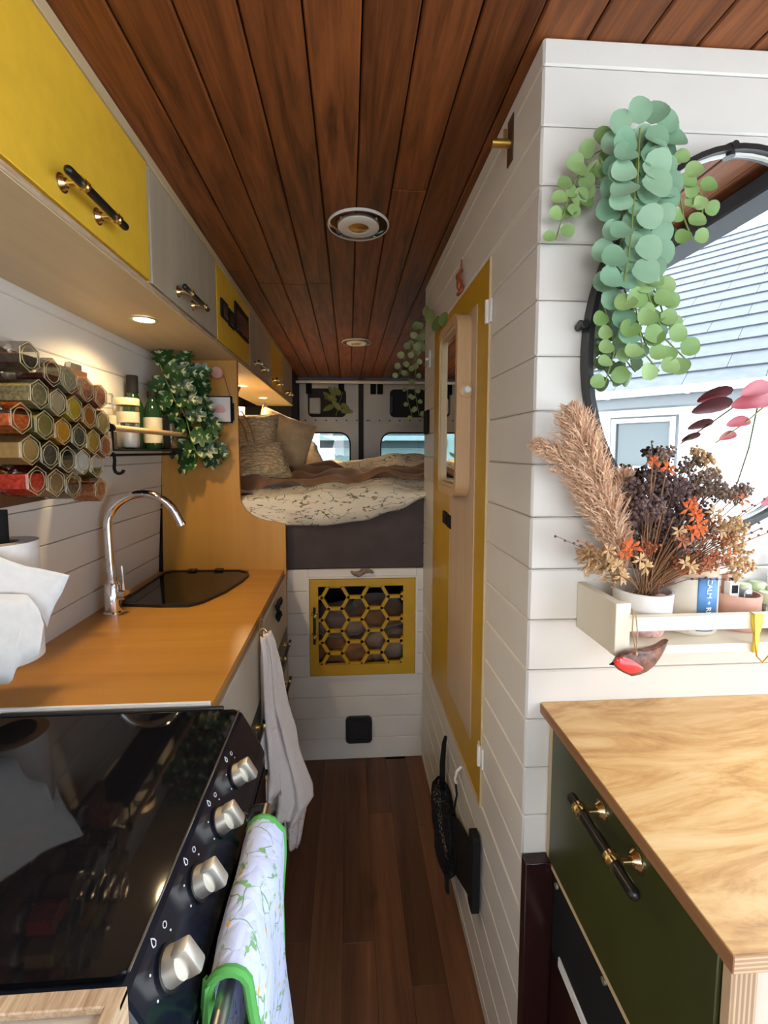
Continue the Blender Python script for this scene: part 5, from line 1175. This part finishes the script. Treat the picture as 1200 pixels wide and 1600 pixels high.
# ================================================================== OUTSIDE
b = B(); b.box((-30,-30,-.6), (30,30,-.5)); struct(b.make('ground', M['asphalt']), 'grey concrete yard outside')
def house(name, A, udir, L, hz, lab, rows, nrm_sign=1, nrow=14, roofc='slate', pitch=34, tile=.42, row=.30, roff=0., win=(), t0=-8., ridge=None):
    A = Vector(A); u = Vector((*udir, 0)).normalized(); nv = Vector((-u.y, u.x, 0))*nrm_sign  # nv points to the van
    t = thing(name, lab, 'building', A+Vector((0,0,-.5)))
    R3 = Matrix((u, -nv, Vector((0,0,1)))).transposed().to_4x4(); T = Matrix.Translation(A) @ R3   # local: x along, y away from the van, z up
    b = B(); b.box((t0,0,-.5-A.z), (L,4,hz-A.z), 0, T); w_ = b.make('wall', M['render'], t, smooth=False)
    cp, sp_ = cos(radians(pitch)), sin(radians(pitch))
    b = B(); b.box((t0-.3,-.35,hz-A.z-.20), (L+.3,.0,hz-A.z-.03), 0, T); b.make('shadow_line_grey', M['shadow_line_grey'], t, smooth=False)  # grey eaves box that paints in the shadow line below the gutter
    b = B(); b.box((t0-.3,-.46,hz-A.z-.05), (L+.3,-.35,hz-A.z+.05), .01, T); b.make('gutter', M['gutter'], t, smooth=False)
    b = B()
    for k in range(int((L-t0)/1.0)): b.box((t0+k*1.0,-.475,hz-A.z-.06), (t0+k*1.0+.04,-.34,hz-A.z+.055), 0, T)
    b.make('gutter_bracket', M['gutter'], t, smooth=False)['kind'] = 'stuff'
    R0 = T @ Matrix.Translation((0,-.42,hz-A.z+.02)) @ Matrix.Rotation(radians(pitch), 4, 'X')
    b = B(); b.box((t0-.3,0,-.08), (L+.3,nrow*row,-.012), 0, R0); b.make('roof_deck', M['vandark'], t, smooth=False)
    # slates
    bm = bmesh.new(); bmesh.ops.create_cube(bm, size=1, matrix=Matrix.Translation((tile/2-.002,row*.56,0)) @ Matrix.Diagonal((tile-.006,row*1.12,.020,1))); me = bpy.data.meshes.new('slate'); bm.to_mesh(me); bm.free(); me.materials.append(M[roofc])
    for r in range(nrow):
        x = rows[0]+(tile/2 if r % 2 else 0); 
        while x < rows[1]:
            o = inst(me, 'slate', t, Matrix.Translation(-world_loc(t)) @ R0 @ Matrix.Translation((x, r*row, .012)) @ Matrix.Rotation(radians(-3.2), 4, 'X')); x += tile
    for (xa, za, xb, zb_) in win:
        b = B(); i = rectlike([0]*4, xa+.07, za+.07, xb-.07, zb_-.07, 0); b.ringplate(rectlike([0]*4, xa, za, xb, zb_, 0), i, -.06, .02, 'y')
        bmesh.ops.transform(b.bm, matrix=T, verts=b.bm.verts); f_ = b.make('window', M['gutter'], t, smooth=False)
        b = B(); b.ringplate(rectlike([0]*4, xa-.03, za-.03, xb+.03, zb_+.03, 0), rectlike([0]*4, xa, za, xb, zb_, 0), -.03, .02, 'y'); bmesh.ops.transform(b.bm, matrix=T, verts=b.bm.verts); b.make('seal', M['shadow_line_grey'], f_, smooth=False)
        b = B(); b.ringplate(rectlike([0]*4, xa+.06, za+.06, xb-.06, zb_-.06, 0), rectlike([0]*4, xa+.075, za+.075, xb-.075, zb_-.075, 0), -.066, -.01, 'y'); bmesh.ops.transform(b.bm, matrix=T, verts=b.bm.verts); b.make('gasket', M['shadow_line_grey'], f_, smooth=False)
        b = B(); b.box((xa+.07,-.02,za+.07), (xb-.07,-.01,zb_-.07), 0, T); b.make('pane', newmat('teal_pane', (.045,.065,.07), .05), f_)
    return t, T
def mray(px, py, A, u, nv):
    """where a sight line bounced by the oval mirror meets the neighbour's facade: returns (along, height)"""
    d = fwd*F + rgt*(px-PPX) - upv*(py-PPY); s = (PY-.014)/d.y; h_ = Vector((0,0,EYE))+d*s; d = Vector((d.x,-d.y,d.z))
    t_ = (Vector(A)-h_).dot(nv)/d.dot(nv); q = h_+d*t_; return (q-Vector(A)).dot(u), q.z
A0 = (4.8,-4.5,0); u0 = Vector((.625,.78,0)).normalized(); n0 = Vector((-u0.y,u0.x,0))
w1, w2 = mray(958,656,A0,u0,n0), mray(1053,736,A0,u0,n0)
hz = mray(1080,612,A0,u0,n0)[1]
wa, wb = sorted((w1[0], w2[0])); wz = sorted((w1[1], w2[1]))
house('neighbour_house', A0, u0[:2], 6, hz, 'white rendered bungalow with grey slate roof seen in the oval mirror', (-6,5), 1, 17, 'slate', 36, .85, .40, win=((wa, wz[0]-.0, wb, wz[1]),), t0=-8)
house('rear_house', (-3,9.5,0), (1,0), 12, 1.56, 'white bungalow with pale slate roof behind the van seen through the rear windows', (2.6,7.6), -1, 8, 'slate2', 30, .45, .16, win=((4.9,1.36,5.25,1.62),(6.0,1.30,6.15,1.55)), t0=2.7)
t = thing('rear_annex', 'plain white gabled annex seen through the left rear window', 'building', (-2.2,9.0,-.5))
b = B(); b.prism([(-4.0,-.5), (-.9,-.5), (-.9,1.55), (-2.4,2.05), (-4.0,1.55)], 8.6, 12, 'y'); b.make('wall', M['render'], t, smooth=False)
b = B(); b.box((-1.42,8.56,1.38), (-1.22,8.60,1.52)); b.make('window', newmat('grey_pane', (.35,.42,.45), .2), t)
t = thing('garden_bush', 'leafy green bush outside the left rear window', 'bush', (-1.75,7.6,-.5))
b = B(); b.tube([(-1.75,7.6,-.5), (-1.74,7.6,.4), (-1.75,7.6,1.1)], .05, 8); b.make('stem', M['drystem'], t)
for k in range(150):
    v = Vector((rd.gauss(0,1), rd.gauss(0,1), rd.gauss(0,1))).normalized()*rd.random()**.4; p = Vector((-1.75+v.x*.45,7.6+v.y*.45,1.05+v.z*.55)); put_leaf(LM['bush'], t, p, (v.x,v.y,.6), .16, Vector((v.x,v.y-.4,.3)))
